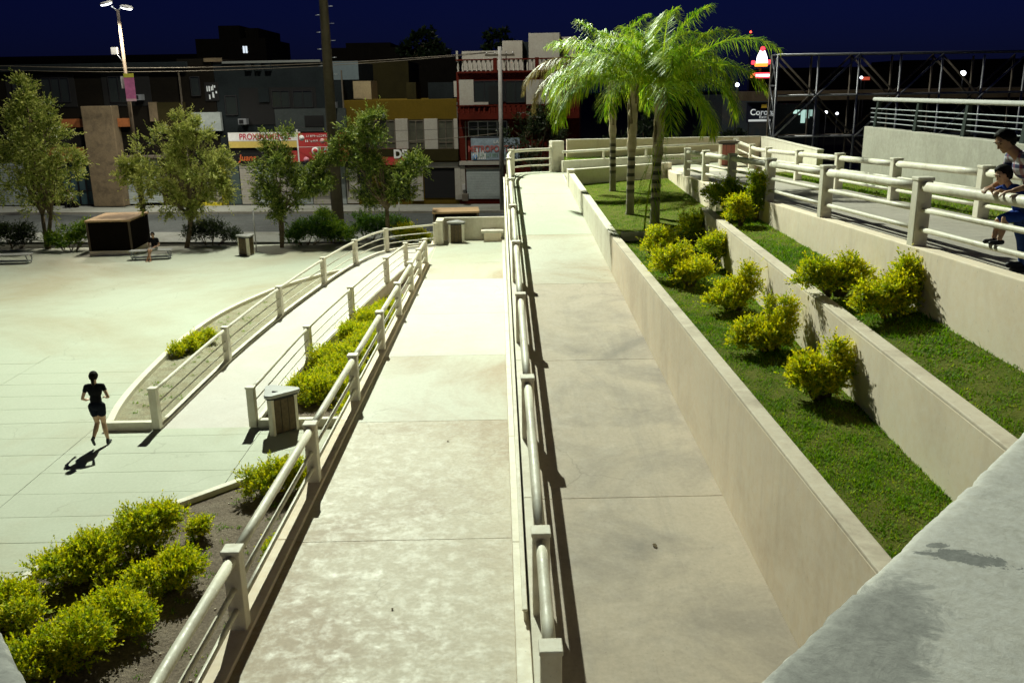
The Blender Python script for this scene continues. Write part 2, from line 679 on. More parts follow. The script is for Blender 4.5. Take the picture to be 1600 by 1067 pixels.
JY = [11.3, 16.4, 21.4, 26.4, 32.5]
ys2 = [3.0, 6.4] + JY + [36.5, 42.2]
r2 = body('lower_ramp', lambda y: -3.22, lambda y: 0.268, z2, [3.0, 6.4, 36.5, 42.3])
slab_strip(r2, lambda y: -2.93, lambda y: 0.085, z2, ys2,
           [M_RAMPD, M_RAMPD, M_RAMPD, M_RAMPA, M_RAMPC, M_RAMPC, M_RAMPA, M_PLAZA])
# edge beam under the railing and the narrow kerb against the divider
def edge_beam(parent, name, x0, x1, zf, ys, up, mat):
    for k in range(len(ys) - 1):
        a, b = ys[k] + 0.004, ys[k + 1] - 0.004
        mb = MB().hexa([(x0, a, zf(a) - 0.1), (x1, a, zf(a) - 0.1), (x1, b, zf(b) - 0.1), (x0, b, zf(b) - 0.1)],
                       [(x0, a, zf(a) + up), (x1, a, zf(a) + up), (x1, b, zf(b) + up), (x0, b, zf(b) + up)])
        bevel(mb.build(name, mat, parent), 0.01)


edge_beam(r2, 'edge_kerb', -3.22, -2.935, z2, [3.0, 6.4] + JY + [36.5], 0.05, M_WALL)
edge_beam(r2, 'edge_kerb', 0.09, 0.255, z2, [3.0, 6.4, 11.0, 15.2, 19.4, 23.6, 27.8, 32.0, 36.5, 42.2], 0.09, M_CREAM)

r3 = body('middle_ramp', lambda y: 0.272, lambda y: xw1(y) + 0.1, z3, [3.0, 6.4, 36.47])
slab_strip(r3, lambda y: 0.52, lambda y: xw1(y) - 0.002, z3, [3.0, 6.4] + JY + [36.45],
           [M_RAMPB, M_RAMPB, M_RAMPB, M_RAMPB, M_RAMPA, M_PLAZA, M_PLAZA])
edge_beam(r3, 'edge_kerb', 0.262, 0.514, z3, [3.0, 6.4] + JY + [36.45], 0.03, M_CREAM)

# curved ramp from the plaza
OUT = [(-8.06, 19.7), (-7.82, 24.6), (-7.38, 29.25), (-6.74, 33.7), (-6.05, 37.1), (-5.05, 39.6), (-2.95, 41.0)]
INN = [(-5.82, 19.7), (-5.5, 24.6), (-4.98, 29.1), (-4.34, 33.6), (-3.87, 36.35)]
outc = [(p.x, p.y) for p in catmull([(*p, 0) for p in OUT], 8)]
innc = [(p.x, p.y) for p in catmull([(*p, 0) for p in INN], 8)]


def sheet(left, right, zf, drop, floor, mi=0, mb=None):
    mb = mb or MB()
    for k in range(len(left) - 1):
        a0, a1 = left[k], left[k + 1]
        b0, b1 = right[k], right[k + 1]
        pts = [a0, b0, b1, a1]
        mb.hexa([(x, y, floor(x, y) if callable(floor) else floor) for x, y in pts],
                [(x, y, zf(y) - drop) for x, y in pts], mi)
    return mb


def resample(poly, n):
    L = [0]
    for i in range(1, len(poly)):
        L.append(L[-1] + math.dist(poly[i], poly[i - 1]))
    out = []
    for k in range(n):
        t = L[-1] * k / (n - 1)
        i = max(1, min(len(L) - 1, next((j for j in range(len(L)) if L[j] >= t - 1e-9), len(L) - 1)))
        u = (t - L[i - 1]) / max(1e-9, L[i] - L[i - 1])
        out.append((poly[i - 1][0] + (poly[i][0] - poly[i - 1][0]) * u, poly[i - 1][1] + (poly[i][1] - poly[i - 1][1]) * u))
    return out


inn_full = innc + [(-3.55, 36.5), (-3.23, 36.55)]
oa, ia = resample(outc, 41), resample(inn_full, 41)
r1 = sheet(oa, ia, z1, 0.012, -0.05).build('curved_ramp', M_WALL)
tag(r1, kind='structure')
for k in range(0, 40, 5):
    mb = sheet(oa[k:k + 6], ia[k:k + 6], lambda y: z1(y), 0.0, lambda x, y: z1(y) - 0.011)
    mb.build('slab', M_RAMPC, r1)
# landing between curved ramp and lower ramp
mb = MB().prism([(-3.23, 36.56), (-2.95, 36.56), (-2.95, 42.2), (-2.95, 41.0)], -0.05, 0.655)
mb.build('landing_edge', M_PLAZA, r2)

# upper ramp, its apron and the far landing
r4 = body('upper_ramp', lambda y: xw3(y) + 0.1, xo4, z4, [4.0, 34.0, 36.0], floor=2.5)
slab_strip(r4, lambda y: xw3(y) + 0.22, lambda y: xo4(y) - 0.02, z4, [4.0, 8.0, 13, 18, 23, 28, 34.0],
           [concrete('upper_ramp_concrete', (0.40, 0.36, 0.31), (0.24, 0.20, 0.16), 0.5, (0.32, 0.6), 0.2, 0.05, 0.3)])
# path that joins the middle ramp's top with the upper ramp
def zpath(x, y):
    return 4.2 + max(0, min(1, (x - 2.4) / 5.0)) * 0.22


mb = MB()
PP = [(0.9, 36.46), (2.55, 36.46), (2.75, 34.2), (6.4, 35.2), (6.6, 34.02), (9.7, 34.02), (10.2, 39.4), (2.6, 37.8), (1.5, 37.6), (0.62, 37.1), (0.35, 36.46)]
tag(mb.prism([(0.28, 36.46), (2.62, 36.46), (2.5, 37.7), (1.4, 37.6), (0.6, 37.15)], -0.05, 4.2).build('upper_landing', M_PLAZA), kind='structure')
tag(MB().prism([(2.62, 34.0), (6.7, 35.4), (7.2, 34.03), (9.7, 34.03), (10.3, 39.4), (2.6, 37.7)], 2.0, zpath).build('upper_path', M_PLAZA), kind='structure')


# ------------------------------------------------------------------ retaining walls
def wall_along(name, label, f, th, y0, y1, zb, zt, mat=M_WALL, cap=None, n=6, x_off=0.0, group=None, cat='wall'):
    """wall whose face follows x=f(Y)"""
    root = thing(name, label, cat, (f(y0), y0, zb(y0)), 0, group)
    ys = [y0 + (y1 - y0) * k / n for k in range(n + 1)]
    mb = MB()
    base = Vector(root.location)
    pts_b = []
    for k in range(n):
        a, b = ys[k], ys[k + 1]
        q = [(f(a), a), (f(a) + th, a), (f(b) + th, b), (f(b), b)]
        mb.hexa([(x - base.x, y - base.y, zb(y) - base.z) for x, y in q],
                [(x - base.x, y - base.y, zt(y) - base.z) for x, y in q])
    me = mb.mesh('wall_body')
    bm = bmesh.new(); bm.from_mesh(me)
    bmesh.ops.remove_doubles(bm, verts=bm.verts, dist=1e-4)
    # drop the inner faces between the segments
    bad = [f_ for f_ in bm.faces if all(len(e.link_faces) > 2 for e in f_.edges)]
    bmesh.ops.delete(bm, geom=bad, context='FACES_ONLY')
    bm.to_mesh(me); bm.free()
    w = link('wall_body', me, mat, root)
    bevel(w, 0.015)
    if cap:
        mb = MB()
        for k in range(n):
            a, b = ys[k], ys[k + 1]
            q = [(f(a) + 0.003, a), (f(a) + th - 0.003, a), (f(b) + th - 0.003, b), (f(b) + 0.003, b)]
            mb.hexa([(x - base.x, y - base.y, zt(y) - 0.02 - base.z) for x, y in q],
                    [(x - base.x, y - base.y, zt(y) + 0.03 - base.z) for x, y in q])
        me = mb.mesh('cap')
        bm = bmesh.new(); bm.from_mesh(me)
        bmesh.ops.remove_doubles(bm, verts=bm.verts, dist=1e-4)
        bad = [f_ for f_ in bm.faces if all(len(e.link_faces) > 2 for e in f_.edges)]
        bmesh.ops.delete(bm, geom=bad, context='FACES_ONLY')
        bm.to_mesh(me); bm.free()
        bevel(link('cap', me, cap, root), 0.014)
    return root


wall_along('retaining_wall', 'long tan plastered retaining wall between the middle ramp and the first lawn', xw1, 0.21, 3.0, 22.3,
           lambda y: z3(y) - 0.1, lambda y: 3.43 + 0.02 * y, cap=M_CAP, n=8)
wall_along('retaining_wall', 'pale far stretch of ramp wall beside the palm bed', lambda y: xw1(y), 0.21, 22.305, 33.6,
           lambda y: z3(y) - 0.1, lambda y: 3.88 + (y - 22.3) * 0.05, M_CREAM, M_CREAM, n=4)
wall_along('wall_end_block', 'small raised block ending the pale ramp wall at the upper landing', lambda y: xw1(y) - 0.02, 0.26, 33.61, 34.3,
           lambda y: z3(y) - 0.1, lambda y: 4.6, M_CREAM, None, n=1)
wall_along('retaining_wall', 'tan garden wall with stained face between the two narrow lawns', xw2, 0.21, 4.5, 21.9,
           lambda y: zlawn1(y) - 0.3, lambda y: 4.27 + 0.016 * y, cap=M_CAP, n=6)
wall_along('retaining_wall', 'tan wall carrying the upper ramp and its railing', xw3, 0.215, 4.0, 34.0,
           lambda y: 3.2, lambda y: z4(y) + 0.02, n=8)


def wall_line(name, label, p0, p1, th, zb, zt0, zt1, mat=M_WALL, cat='wall'):
    """straight wall from p0 to p1 (face on the left-hand side of travel is offset by th)"""
    d = Vector((p1[0] - p0[0], p1[1] - p0[1], 0))
    L = d.length
    o = thing(name, label, cat, (p0[0], p0[1], zb), math.atan2(d.y, d.x))
    mb = MB().hexa([(0, 0, 0), (L, 0, 0), (L, th, 0), (0, th, 0)],
                   [(0, 0, zt0 - zb), (L, 0, zt1 - zb), (L, th, zt1 - zb), (0, th, zt0 - zb)])
    bevel(mb.build('wall_body', mat, o), 0.015)
    mb = MB().hexa([(0.003, -0.015, zt0 - zb + 0.001), (L - 0.003, -0.015, zt1 - zb + 0.001), (L - 0.003, th + 0.015, zt1 - zb + 0.001), (0.003, th + 0.015, zt0 - zb + 0.001)],
                   [(0.003, -0.015, zt0 - zb + 0.035), (L - 0.003, -0.015, zt1 - zb + 0.035), (L - 0.003, th + 0.015, zt1 - zb + 0.035), (0.003, th + 0.015, zt0 - zb + 0.035)])
    bevel(mb.build('cap', M_CREAM, o), 0.008)
    return o


wall_line('parapet_wall', 'tan parapet behind the bin and bench at the lower landing', (-2.62, 42.2), (0.26, 42.2), 0.2, 0.0, 1.70, 1.70, M_CREAM)
wall_line('parapet_wall', 'short cream return wall left of the bin on the lower landing', (-2.62, 41.0), (-2.62, 42.19), 0.3, 0.0, 1.72, 1.72, M_CREAM)
wall_line('bed_wall', 'low cream wall closing the far end of the palm bed', (2.66, 33.75), (6.75, 35.35), 0.2, 3.7, 4.56, 4.64, M_CREAM)
wall_line('bed_wall', 'low cream wall in front of the grass strip beyond the palms', (2.6, 36.9), (9.9, 38.9), 0.2, 4.0, 4.64, 4.76, M_CREAM)
wall_line('boundary_wall', 'long grey beige boundary wall behind the palms', (2.95, 39.3), (11.5, 40.0), 0.22, 3.0, 5.36, 5.33, M_WALL)
wall_line('boundary_wall', 'tan boundary wall turning from the far corner toward the scaffold', (11.5, 39.98), (11.05, 31.5), 0.22, 3.0, 5.33, 5.30, M_CREAM)
wall_line('gate_pillar', 'broad cream pillar where the curved handrail of the upper landing ends', (2.2, 37.4), (2.7, 37.5), 0.5, 4.0, 5.40, 5.40, M_CREAM, 'pillar')
wall_line('bed_wall', 'thin low kerb wall between the palm bed and the shrub lawn', (3.05, 22.31), (4.95, 22.4), 0.12, 3.5, 3.97, 3.97, M_CREAM)
wall_line('retaining_wall', 'pale side wall of the middle ramp above the lower landing', (0.22, 9.0), (0.22, 36.4), 0.03, 0.6, z3(9.0) - 0.1, z3(36.4) - 0.1, M_CREAM)

# elevated concrete ramp wall on the right with its bars
EW = lambda y: 10.9 + 0.037 * y
o = thing('elevated_wall', 'weathered concrete wall of the raised walkway on the right', 'wall', (EW(30), 30.0, 4.4))
mb = MB()
b0 = Vector(o.location)
YE = [4.0, 12.0, 20.0, 30.0]
for k in range(3):
    a, b = YE[k], YE[k + 1]
    zt = lambda y: 6.16
    zb = lambda y: 4.66 - 0.11 * max(0, (24 - y)) if y > 20 else 4.0
    q = [(EW(a), a), (EW(a) + 0.3, a), (EW(b) + 0.3, b), (EW(b), b)]
    mb.hexa([(x - b0.x, y - b0.y, zb(y) - b0.z) for x, y in q], [(x - b0.x, y - b0.y, zt(y) - b0.z) for x, y in q])
bevel(mb.build('wall_body', concrete('raw_concrete', (0.36, 0.34, 0.29), (0.22, 0.20, 0.16), 0.5, (0.6, 0.9), 0.3, 0, 0.3, 0.4, streak=0.5), o), 0.02)
MB().prism([(EW(4) + 0.3 - b0.x, 4 - b0.y), (EW(4) + 4.5 - b0.x, 4 - b0.y), (EW(30) + 4.5 - b0.x, 30 - b0.y), (EW(30) + 0.3 - b0.x, 30 - b0.y)], 0.6, 0.8).build('deck', M_WALL, o)

# earth under the terraces and lawns
tag(MB().prism([(xw1(3) + 0.1, 3), (xw3(3) + 0.1, 3), (xw3(34) + 0.1, 34), (xw1(34) + 0.1, 34)], -0.05, lambda x, y: 3.1).build('embankment', M_TURFSOIL), kind='structure')


def lawn_base(name, xl, xr, zl, zr, y0, y1, n=5, floor=3.0):
    mb = MB()
    ys = [y0 + (y1 - y0) * k / n for k in range(n + 1)]
    for k in range(n):
        a, b = ys[k], ys[k + 1]
        mb.add([(xl(a), a, zl(a)), (xr(a), a, zr(a)), (xr(b), b, zr(b)), (xl(b), b, zl(b))], [(0, 1, 2, 3)])
    return tag(mb.build(name, M_TURFSOIL), kind='structure')


LAWNS = [
    ('first_lawn', lambda y: xw1(y) + 0.19, lambda y: xw2(y) + 0.02, zlawn1, zlawn1, 4.5, 22.35, 'green lawn strip between ramp wall and garden wall'),
    ('second_lawn', lambda y: xw2(y) + 0.19, lambda y: xw3(y) + 0.02, lambda y: 4.19 + 0.016 * y, lambda y: 4.56, 4.5, 21.9, 'narrow upper lawn strip under the upper ramp wall'),
    ('palm_bed', lambda y: xw1(y) + 0.19, lambda y: xw3(y) + 0.02, zpalm, lambda y: zpalm(y) + 0.12, 22.3, 34.6, 'short grass of the palm bed'),
]
for nm, xl, xr, zl, zr, y0, y1, lb in LAWNS:
    lawn_base(nm, xl, xr, zl, zr, y0, y1)
tag(MB().add([(2.7, 37.15, 4.6), (10.0, 39.1, 4.6), (11.4, 40.0, 4.6), (2.95, 39.3, 4.6)], [(0, 1, 2, 3)]).build('back_lawn', M_TURFSOIL), kind='structure')
tag(MB().prism([(xo4(4), 4), (EW(4) + 0.1, 4), (EW(34) + 0.1, 34), (xo4(34), 34)], 2.6, lambda x, y: z4(y) - 0.06).build('side_lawn', M_TURFSOIL), kind='structure')

# ------------------------------------------------------------------ planters at plaza level
PLANT_OUT = [(-9.2, 19.8), (-9.5, 21.2), (-9.74, 23.2), (-9.93, 26.0), (-9.95, 28.0), (-9.75, 30.6), (-9.25, 32.9), (-8.65, 34.8), (-7.6, 36.9), (-6.7, 38.0)]
po = [(p.x, p.y) for p in catmull([(*p, 0) for p in PLANT_OUT], 5)]
wed = [p for p in outc if p[1] < 38.0]
soil_poly = po + wed[::-1]
tag(MB().prism([(x + 0.0, y) for x, y in soil_poly], -0.04, 0.07).build('planter_soil', M_SAND), kind='structure')


def kerb(name, label, pts, w=0.15, h=0.2, mat=M_CREAM):
    """kerb of constant width along a polyline"""
    P = [Vector((x, y, 0)) for x, y in pts]
    root = thing(name, label, 'kerb', (pts[0][0], pts[0][1], 0))
    L, Rr = [], []
    for i, p in enumerate(P):
        t = (P[min(i + 1, len(P) - 1)] - P[max(i - 1, 0)]).normalized()
        nrm = Vector((-t.y, t.x, 0))
        L.append(p + nrm * w / 2 - P[0])
        Rr.append(p - nrm * w / 2 - P[0])
    vs, fs = [], []
    for a, b in zip(L, Rr):
        vs += [(a.x, a.y, -0.03), (b.x, b.y, -0.03), (b.x, b.y, h), (a.x, a.y, h)]
    for i in range(len(P) - 1):
        o_ = i * 4
        for k in range(4):
            fs.append((o_ + k, o_ + (k + 1) % 4, o_ + 4 + (k + 1) % 4, o_ + 4 + k))
    fs += [(3, 2, 1, 0), tuple(len(vs) - 4 + k for k in range(4))]
    mb = MB().add(vs, fs)
    bevel(mb.build('kerb_body', mat, root), 0.012)
    return root


kerb('planter_kerb', 'white curved kerb round the sandy planter beside the curved ramp', po, 0.17, 0.2)
kerb('planter_kerb', 'short straight white kerb closing the sandy planter behind the jogger', [(-9.28, 19.72), (-8.17, 19.72)], 0.16, 0.2)
kerb('planter_kerb', 'short white kerb behind the near triangular bin', [(-5.7, 19.72), (-3.24, 19.72)], 0.16, 0.2)
kerb('planter_kerb', 'long pale kerb along the dry bed at lower left', [(-8.2, 10.6), (-7.75, 12.5), (-7.3, 13.9), (-6.45, 15.05), (-5.0, 16.6), (-3.9, 17.55), (-3.24, 18.0)], 0.16, 0.19, M_CREAM)
tag(MB().prism([(-9.0, 6.0), (-3.2, 6.0), (-3.2, 18.0), (-3.9, 17.55), (-5.0, 16.6), (-6.45, 15.05), (-7.3, 13.9), (-7.75, 12.5), (-8.2, 10.6), (-9.0, 8.0)], -0.04, 0.08).build('dry_bed', M_SOIL), kind='structure')
tag(MB().prism([(-5.75, 19.75)] + [(x + 0.05, y) for x, y in innc[1:]] + [(-3.2, 36.35), (-3.2, 19.75)], -0.04, lambda x, y: 0.07).build('hedge_bed', M_SOIL), kind='structure')
# side wall of the curved ramp that closes the hedge bed
root = thing('ramp_side_wall', 'cream side wall under the inner railing of the curved ramp', 'wall', (innc[0][0], innc[0][1], 0))
mb = MB()
for k in range(len(innc) - 1):
    (xa, ya), (xb, yb) = innc[k], innc[k + 1]
    o0 = Vector(root.location)
    q = [(xa - 0.08, ya), (xa + 0.1, ya), (xb + 0.1, yb), (xb - 0.08, yb)]
    mb.hexa([(x - o0.x, y - o0.y, -0.04) for x, y in q], [(x - o0.x, y - o0.y, z1(y) + 0.06) for x, y in q])
mb.build('wall_body', M_CREAM, root)
root = thing('ramp_edge_wall', 'cream edging under the outer railing of the curved ramp', 'wall', (outc[0][0], outc[0][1], 0))
mb = MB()
for k in range(len(outc) - 1):
    a, b = Vector((*outc[k], 0)), Vector((*outc[k + 1], 0))
    t = (b - a).normalized(); nrm = Vector((-t.y, t.x, 0))
    o0 = Vector(root.location)
    q = [a - nrm * 0.08, b - nrm * 0.08, b + nrm * 0.1, a + nrm * 0.1]
    mb.hexa([(p.x - o0.x, p.y - o0.y, -0.04) for p in q], [(p.x - o0.x, p.y - o0.y, z1(p.y) + 0.05) for p in q])
mb.build('wall_body', M_CREAM, root)


# ================================================================== RAILINGS
post_me = {}


def post_mesh(w, h, mat):
    key = (w, round(h, 2), mat.name)
    if key not in post_me:
        mb = MB().box((-w / 2, -w / 2, -0.02), (w / 2, w / 2, h - 0.05))
        me = mb.mesh('post')
        me.materials.append(mat)
        cp = MB().box((-w / 2 - 0.012, -w / 2 - 0.012, h - 0.049), (w / 2 + 0.012, w / 2 + 0.012, h)).mesh('post_cap')
        cp.materials.append(mat)
        post_me[key] = (me, cp)
    return post_me[key]


def railing(label, posts, zf, h=1.0, w=0.19, bars=((0.88, 0.062), (0.52, 0.033), (0.25, 0.033)), curve=None, lift=0.0, mat=M_CREAM, cat='railing', spans=None):
    """posts: [(x,y)], curve: function(i) -> list of (x,y) between post i and i+1"""
    root = thing('railing', label, cat, (posts[0][0], posts[0][1], zf(posts[0][1])))
    o0 = Vector(root.location)
    me, cp = post_mesh(w, h, mat)
    for i, (x, y) in enumerate(posts):
        j = min(i, len(posts) - 2)
        ang = math.atan2(posts[j + 1][1] - posts[j][1], posts[j + 1][0] - posts[j][0])
        p = link('post', me, None, root, (x - o0.x, y - o0.y, zf(y) + lift - o0.z), (0, 0, ang))
        bevel(p, 0.012)
        c = link('post_cap', cp, None, p)
        bevel(c, 0.01)
    for i in range(len(posts) - 1):
        if spans is not None and i not in spans:
            continue
        path = curve(i) if curve else [posts[i], posts[i + 1]]
        if len(path) == 2:
            (xa, ya), (xb, yb) = path
            path = [(xa + (xb - xa) * k / 4, ya + (yb - ya) * k / 4) for k in range(5)]
        for bi, (bz, br) in enumerate(bars):
            mb = MB().tube([(x - o0.x, y - o0.y, zf(y) + lift + bz * h - o0.z) for x, y in path], br, 12)
            mb.build('top_rail' if bi == 0 else 'lower_rail', M_RAILP, root)
    return root


railing('cream pipe railing along the left edge of the lower ramp', [(-3.07, y) for y in (4.9, 9.1, 13.4, 17.7, 22.0, 26.1, 30.1, 33.4, 36.3)], z2, lift=0.05)
railing('cream pipe railing on the divider between lower and middle ramps', [(0.385, y) for y in (6.97, 8.85, 13.15, 17.4, 21.6, 25.8, 30.0, 34.2)], z3, lift=0.03)
# rounded end of that railing at the upper landing
cend = catmull([(0.385, 34.2, 0), (0.40, 35.6, 0), (0.62, 36.55, 0), (1.2, 37.2, 0), (2.22, 37.5, 0)], 6)
ce = [(p.x, p.y) for p in cend]
railing('curved cream railing rounding the upper landing', [ce[0], ce[10], ce[-1]], lambda y: z3(y), lift=0.03,
        curve=lambda i: ce[0:11] if i == 0 else ce[10:])
outp = [outc[8 * k] for k in range(len(OUT))]
TH = ((0.90, 0.045), (0.56, 0.02), (0.28, 0.02))
railing('outer cream railing sweeping round the curved ramp', outp, z1, h=0.98, w=0.18, bars=TH, curve=lambda i: outc[8 * i:8 * i + 9], lift=0.05)
innp = [innc[8 * k] for k in range(len(INN))]
railing('inner cream railing of the curved ramp above the hedge bed', innp + [(-3.22, 36.45)], z1, h=0.96, w=0.18, bars=TH,
        curve=lambda i: innc[8 * i:8 * i + 9] if i < 4 else [(-3.87, 36.35), (-3.22, 36.45)], lift=0.05)
in4 = [(xw3(y) + 0.11, y) for y in (8.2, 12.1, 16.1, 20.0, 23.85, 27.5, 30.8)]
railing('thick cream railing on the near side of the upper ramp', in4, z4, h=0.93, w=0.2, lift=0.015, bars=((0.86, 0.07), (0.53, 0.036), (0.25, 0.036)))
out4 = [(xo4(y) - 0.12, y) for y in (7.7, 11.6, 15.6, 19.7, 23.6, 27.5, 31.4)]
railing('thick cream railing on the far side of the upper ramp', out4 + [(9.75, 35.0), (10.2, 39.1)], z4, h=0.92, w=0.2, bars=((0.86, 0.07), (0.53, 0.036), (0.25, 0.036)))
root = thing('handrail', 'single long cream handrail over the low wall beyond the palms', 'handrail', (2.6, 37.0, 4.6))
MB().tube([(0, 0, 0.42), (3.6, 1.0, 0.5), (7.45, 2.05, 0.56)], 0.055, 12).build('top_rail', M_RAILP, root)
for px_ in (1.72, 3.55, 5.4):
    MB().box((px_ - 0.04, px_ * 0.275 - 0.04, -0.02), (px_ + 0.04, px_ * 0.275 + 0.04, 0.44)).build('post', M_CREAM, root)

# dark steel balustrade on the raised walkway
root = thing('steel_balustrade', 'dark steel balustrade with pale tube on the raised concrete wall', 'balustrade', (EW(29.6) + 0.15, 29.6, 6.16))
def ebx(y, z):
    return (EW(y) + 0.15 - root.location.x, y - 29.6, z)
MB().tube([ebx(29.7, 0.86), ebx(5, 0.86)], 0.06, 12).build('top_tube', M_LID, root)
for k, zz in enumerate((0.15, 0.29, 0.43, 0.57)):
    MB().tube([ebx(29.9, zz), ebx(5, zz)], 0.016, 6).build('bar', M_STEEL, root)
pm = MB()
pm.hexa([(-0.06, -0.09, -0.02), (0.12, -0.09, -0.02), (0.12, 0.09, -0.02), (-0.06, 0.09, -0.02)],
        [(0.0, -0.06, 0.84), (0.10, -0.06, 0.84), (0.10, 0.06, 0.84), (0.0, 0.06, 0.84)])
pme = pm.mesh('post'); pme.materials.append(M_DKGREEN)
for y in (29.4, 26.3, 23.3, 20.4, 17.8, 15.6, 13.4):
    link('post', pme, None, root, ebx(y, 0))

# ------------------------------------------------------------------ foreground parapet the photographer leans over
pa = at(1150, 1080, 6.35); pb = at(1625, 642, 6.35)
d = (pb - pa); d.z = 0; d.normalize()
nrm = Vector((d.y, -d.x, 0))
root = thing('stair_parapet', 'grey rough concrete parapet close by in the lower right corner', 'parapet', (pa.x, pa.y, 5.2), math.atan2(d.y, d.x))
m, nt, b = _new('parapet_concrete')
tc = _obj(nt)
n1 = _noise(nt, tc, 5.0, 8, 0.68, 0.5)
n2 = _noise(nt, tc, 42.0, 6, 0.7)
n4 = _noise(nt, tc, 9.0, 10, 0.75, 0.8)
inv = root.matrix_basis.inverted()
ang = math.atan2(d.y, d.x)


def loc2(x, y):
    q_ = at(x, y, 6.35)
    v_ = Vector((q_.x - pa.x, q_.y - pa.y, 0))
    return v_.dot(d), -v_.dot(nrm)


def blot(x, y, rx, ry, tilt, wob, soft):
    """noisy ellipse on the parapet top, for the wide dark zone and the small stains"""
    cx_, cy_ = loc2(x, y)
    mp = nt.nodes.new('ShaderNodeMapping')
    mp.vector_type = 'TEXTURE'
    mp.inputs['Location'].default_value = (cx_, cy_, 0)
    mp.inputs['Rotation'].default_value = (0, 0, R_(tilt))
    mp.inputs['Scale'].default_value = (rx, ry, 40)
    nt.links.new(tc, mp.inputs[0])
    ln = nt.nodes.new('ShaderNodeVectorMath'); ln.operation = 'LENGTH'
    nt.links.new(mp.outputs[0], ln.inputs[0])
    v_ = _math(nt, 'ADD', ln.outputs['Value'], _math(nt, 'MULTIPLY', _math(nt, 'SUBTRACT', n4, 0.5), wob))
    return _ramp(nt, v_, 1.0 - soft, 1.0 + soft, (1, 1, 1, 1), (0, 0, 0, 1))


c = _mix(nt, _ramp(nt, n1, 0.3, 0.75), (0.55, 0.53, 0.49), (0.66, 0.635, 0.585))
c = _mix(nt, _math(nt, 'MULTIPLY', blot(1330, 1010, 0.36, 0.17, 8, 1.6, 0.25), 0.6), c, (0.17, 0.17, 0.165))  # wide dark zone along the parapet edge
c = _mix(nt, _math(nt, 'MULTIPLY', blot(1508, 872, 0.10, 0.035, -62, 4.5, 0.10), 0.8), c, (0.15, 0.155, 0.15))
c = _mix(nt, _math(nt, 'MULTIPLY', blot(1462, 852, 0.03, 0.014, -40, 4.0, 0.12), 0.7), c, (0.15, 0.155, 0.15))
c = _mix(nt, 0.25, c, _ramp(nt, n2, 0.3, 0.8), 'OVERLAY')
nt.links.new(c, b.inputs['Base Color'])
b.inputs['Roughness'].default_value = 0.85
_bump(nt, b, _math(nt, 'ADD', _math(nt, 'MULTIPLY', n2, 0.5), n4), 0.3, 0.012)
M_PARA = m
def worn_block(x0, x1, y0, h, parent, seed):
    """long block whose upper outer edge is rounded, chipped and slightly uneven"""
    rr = rng(seed)
    n = int((x1 - x0) / 0.012)
    prof = [(0.0, -h), (0.0, -0.05), (-0.004, -0.022), (-0.014, -0.008), (-0.032, -0.001), (-0.07, 0.0), (-0.3, 0.0), (y0, 0.0)]
    wob = np.cumsum(rr.normal(scale=0.0005, size=n + 1)); wob -= np.linspace(wob[0], wob[-1], n + 1)
    vs, fs = [], []
    chip = np.zeros(n + 1)
    for k in range(34):
        c_ = rr.integers(0, n); w_ = rr.integers(1, 6); dp = 0.002 + 0.006 * rr.random() ** 3
        for i in range(max(0, c_ - w_), min(n, c_ + w_) + 1):
            chip[i] = max(chip[i], dp * (1 - abs(i - c_) / (w_ + 1)))
    for i in range(n + 1):
        x = x0 + (x1 - x0) * i / n
        for j, (py, pz) in enumerate(prof):
            e_ = {1: 0.5, 2: 1.0, 3: 1.0, 4: 0.7}.get(j, 0.0)
            vs.append((x, py + wob[i] * (1 if j < 6 else 0) - chip[i] * e_ + (rr.normal() * 0.0006 if 1 <= j <= 5 else 0), h + pz - chip[i] * e_ * 0.8))
    m_ = len(prof)
    for i in range(n):
        for j in range(m_ - 1):
            fs.append((i * m_ + j, (i + 1) * m_ + j, (i + 1) * m_ + j + 1, i * m_ + j + 1))
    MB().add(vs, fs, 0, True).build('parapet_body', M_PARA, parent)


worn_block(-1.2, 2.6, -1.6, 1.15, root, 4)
qa = at(-6, 950, 6.35); qb = at(58, 1085, 6.35)
d = (qb - qa); d.z = 0; d.normalize()
root = thing('stair_parapet', 'sliver of grey concrete parapet in the lower left corner', 'parapet', (qa.x, qa.y, 5.2), math.atan2(d.y, d.x))
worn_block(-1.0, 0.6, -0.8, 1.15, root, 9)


# ================================================================== VEGETATION
G1 = 'golden shrubs on the terraces'




def leaf_quads(P, N, U, L, Wd, fold=0.15):
    """diamond leaves: P base, N normal, U direction, length L, width Wd"""
    B = np.cross(N, U)
    B /= np.maximum(np.linalg.norm(B, axis=1, keepdims=True), 1e-6)
    tip = P + U * L[:, None]
    mid = P + U * (L * 0.5)[:, None]
    a = mid + B * (Wd * 0.5)[:, None] + N * (Wd * fold)[:, None]
    c = mid - B * (Wd * 0.5)[:, None] + N * (Wd * fold)[:, None]
    return np.stack([P, a, tip, c], axis=1)


def unit(v):
    return v / np.maximum(np.linalg.norm(v, axis=-1, keepdims=True), 1e-9)


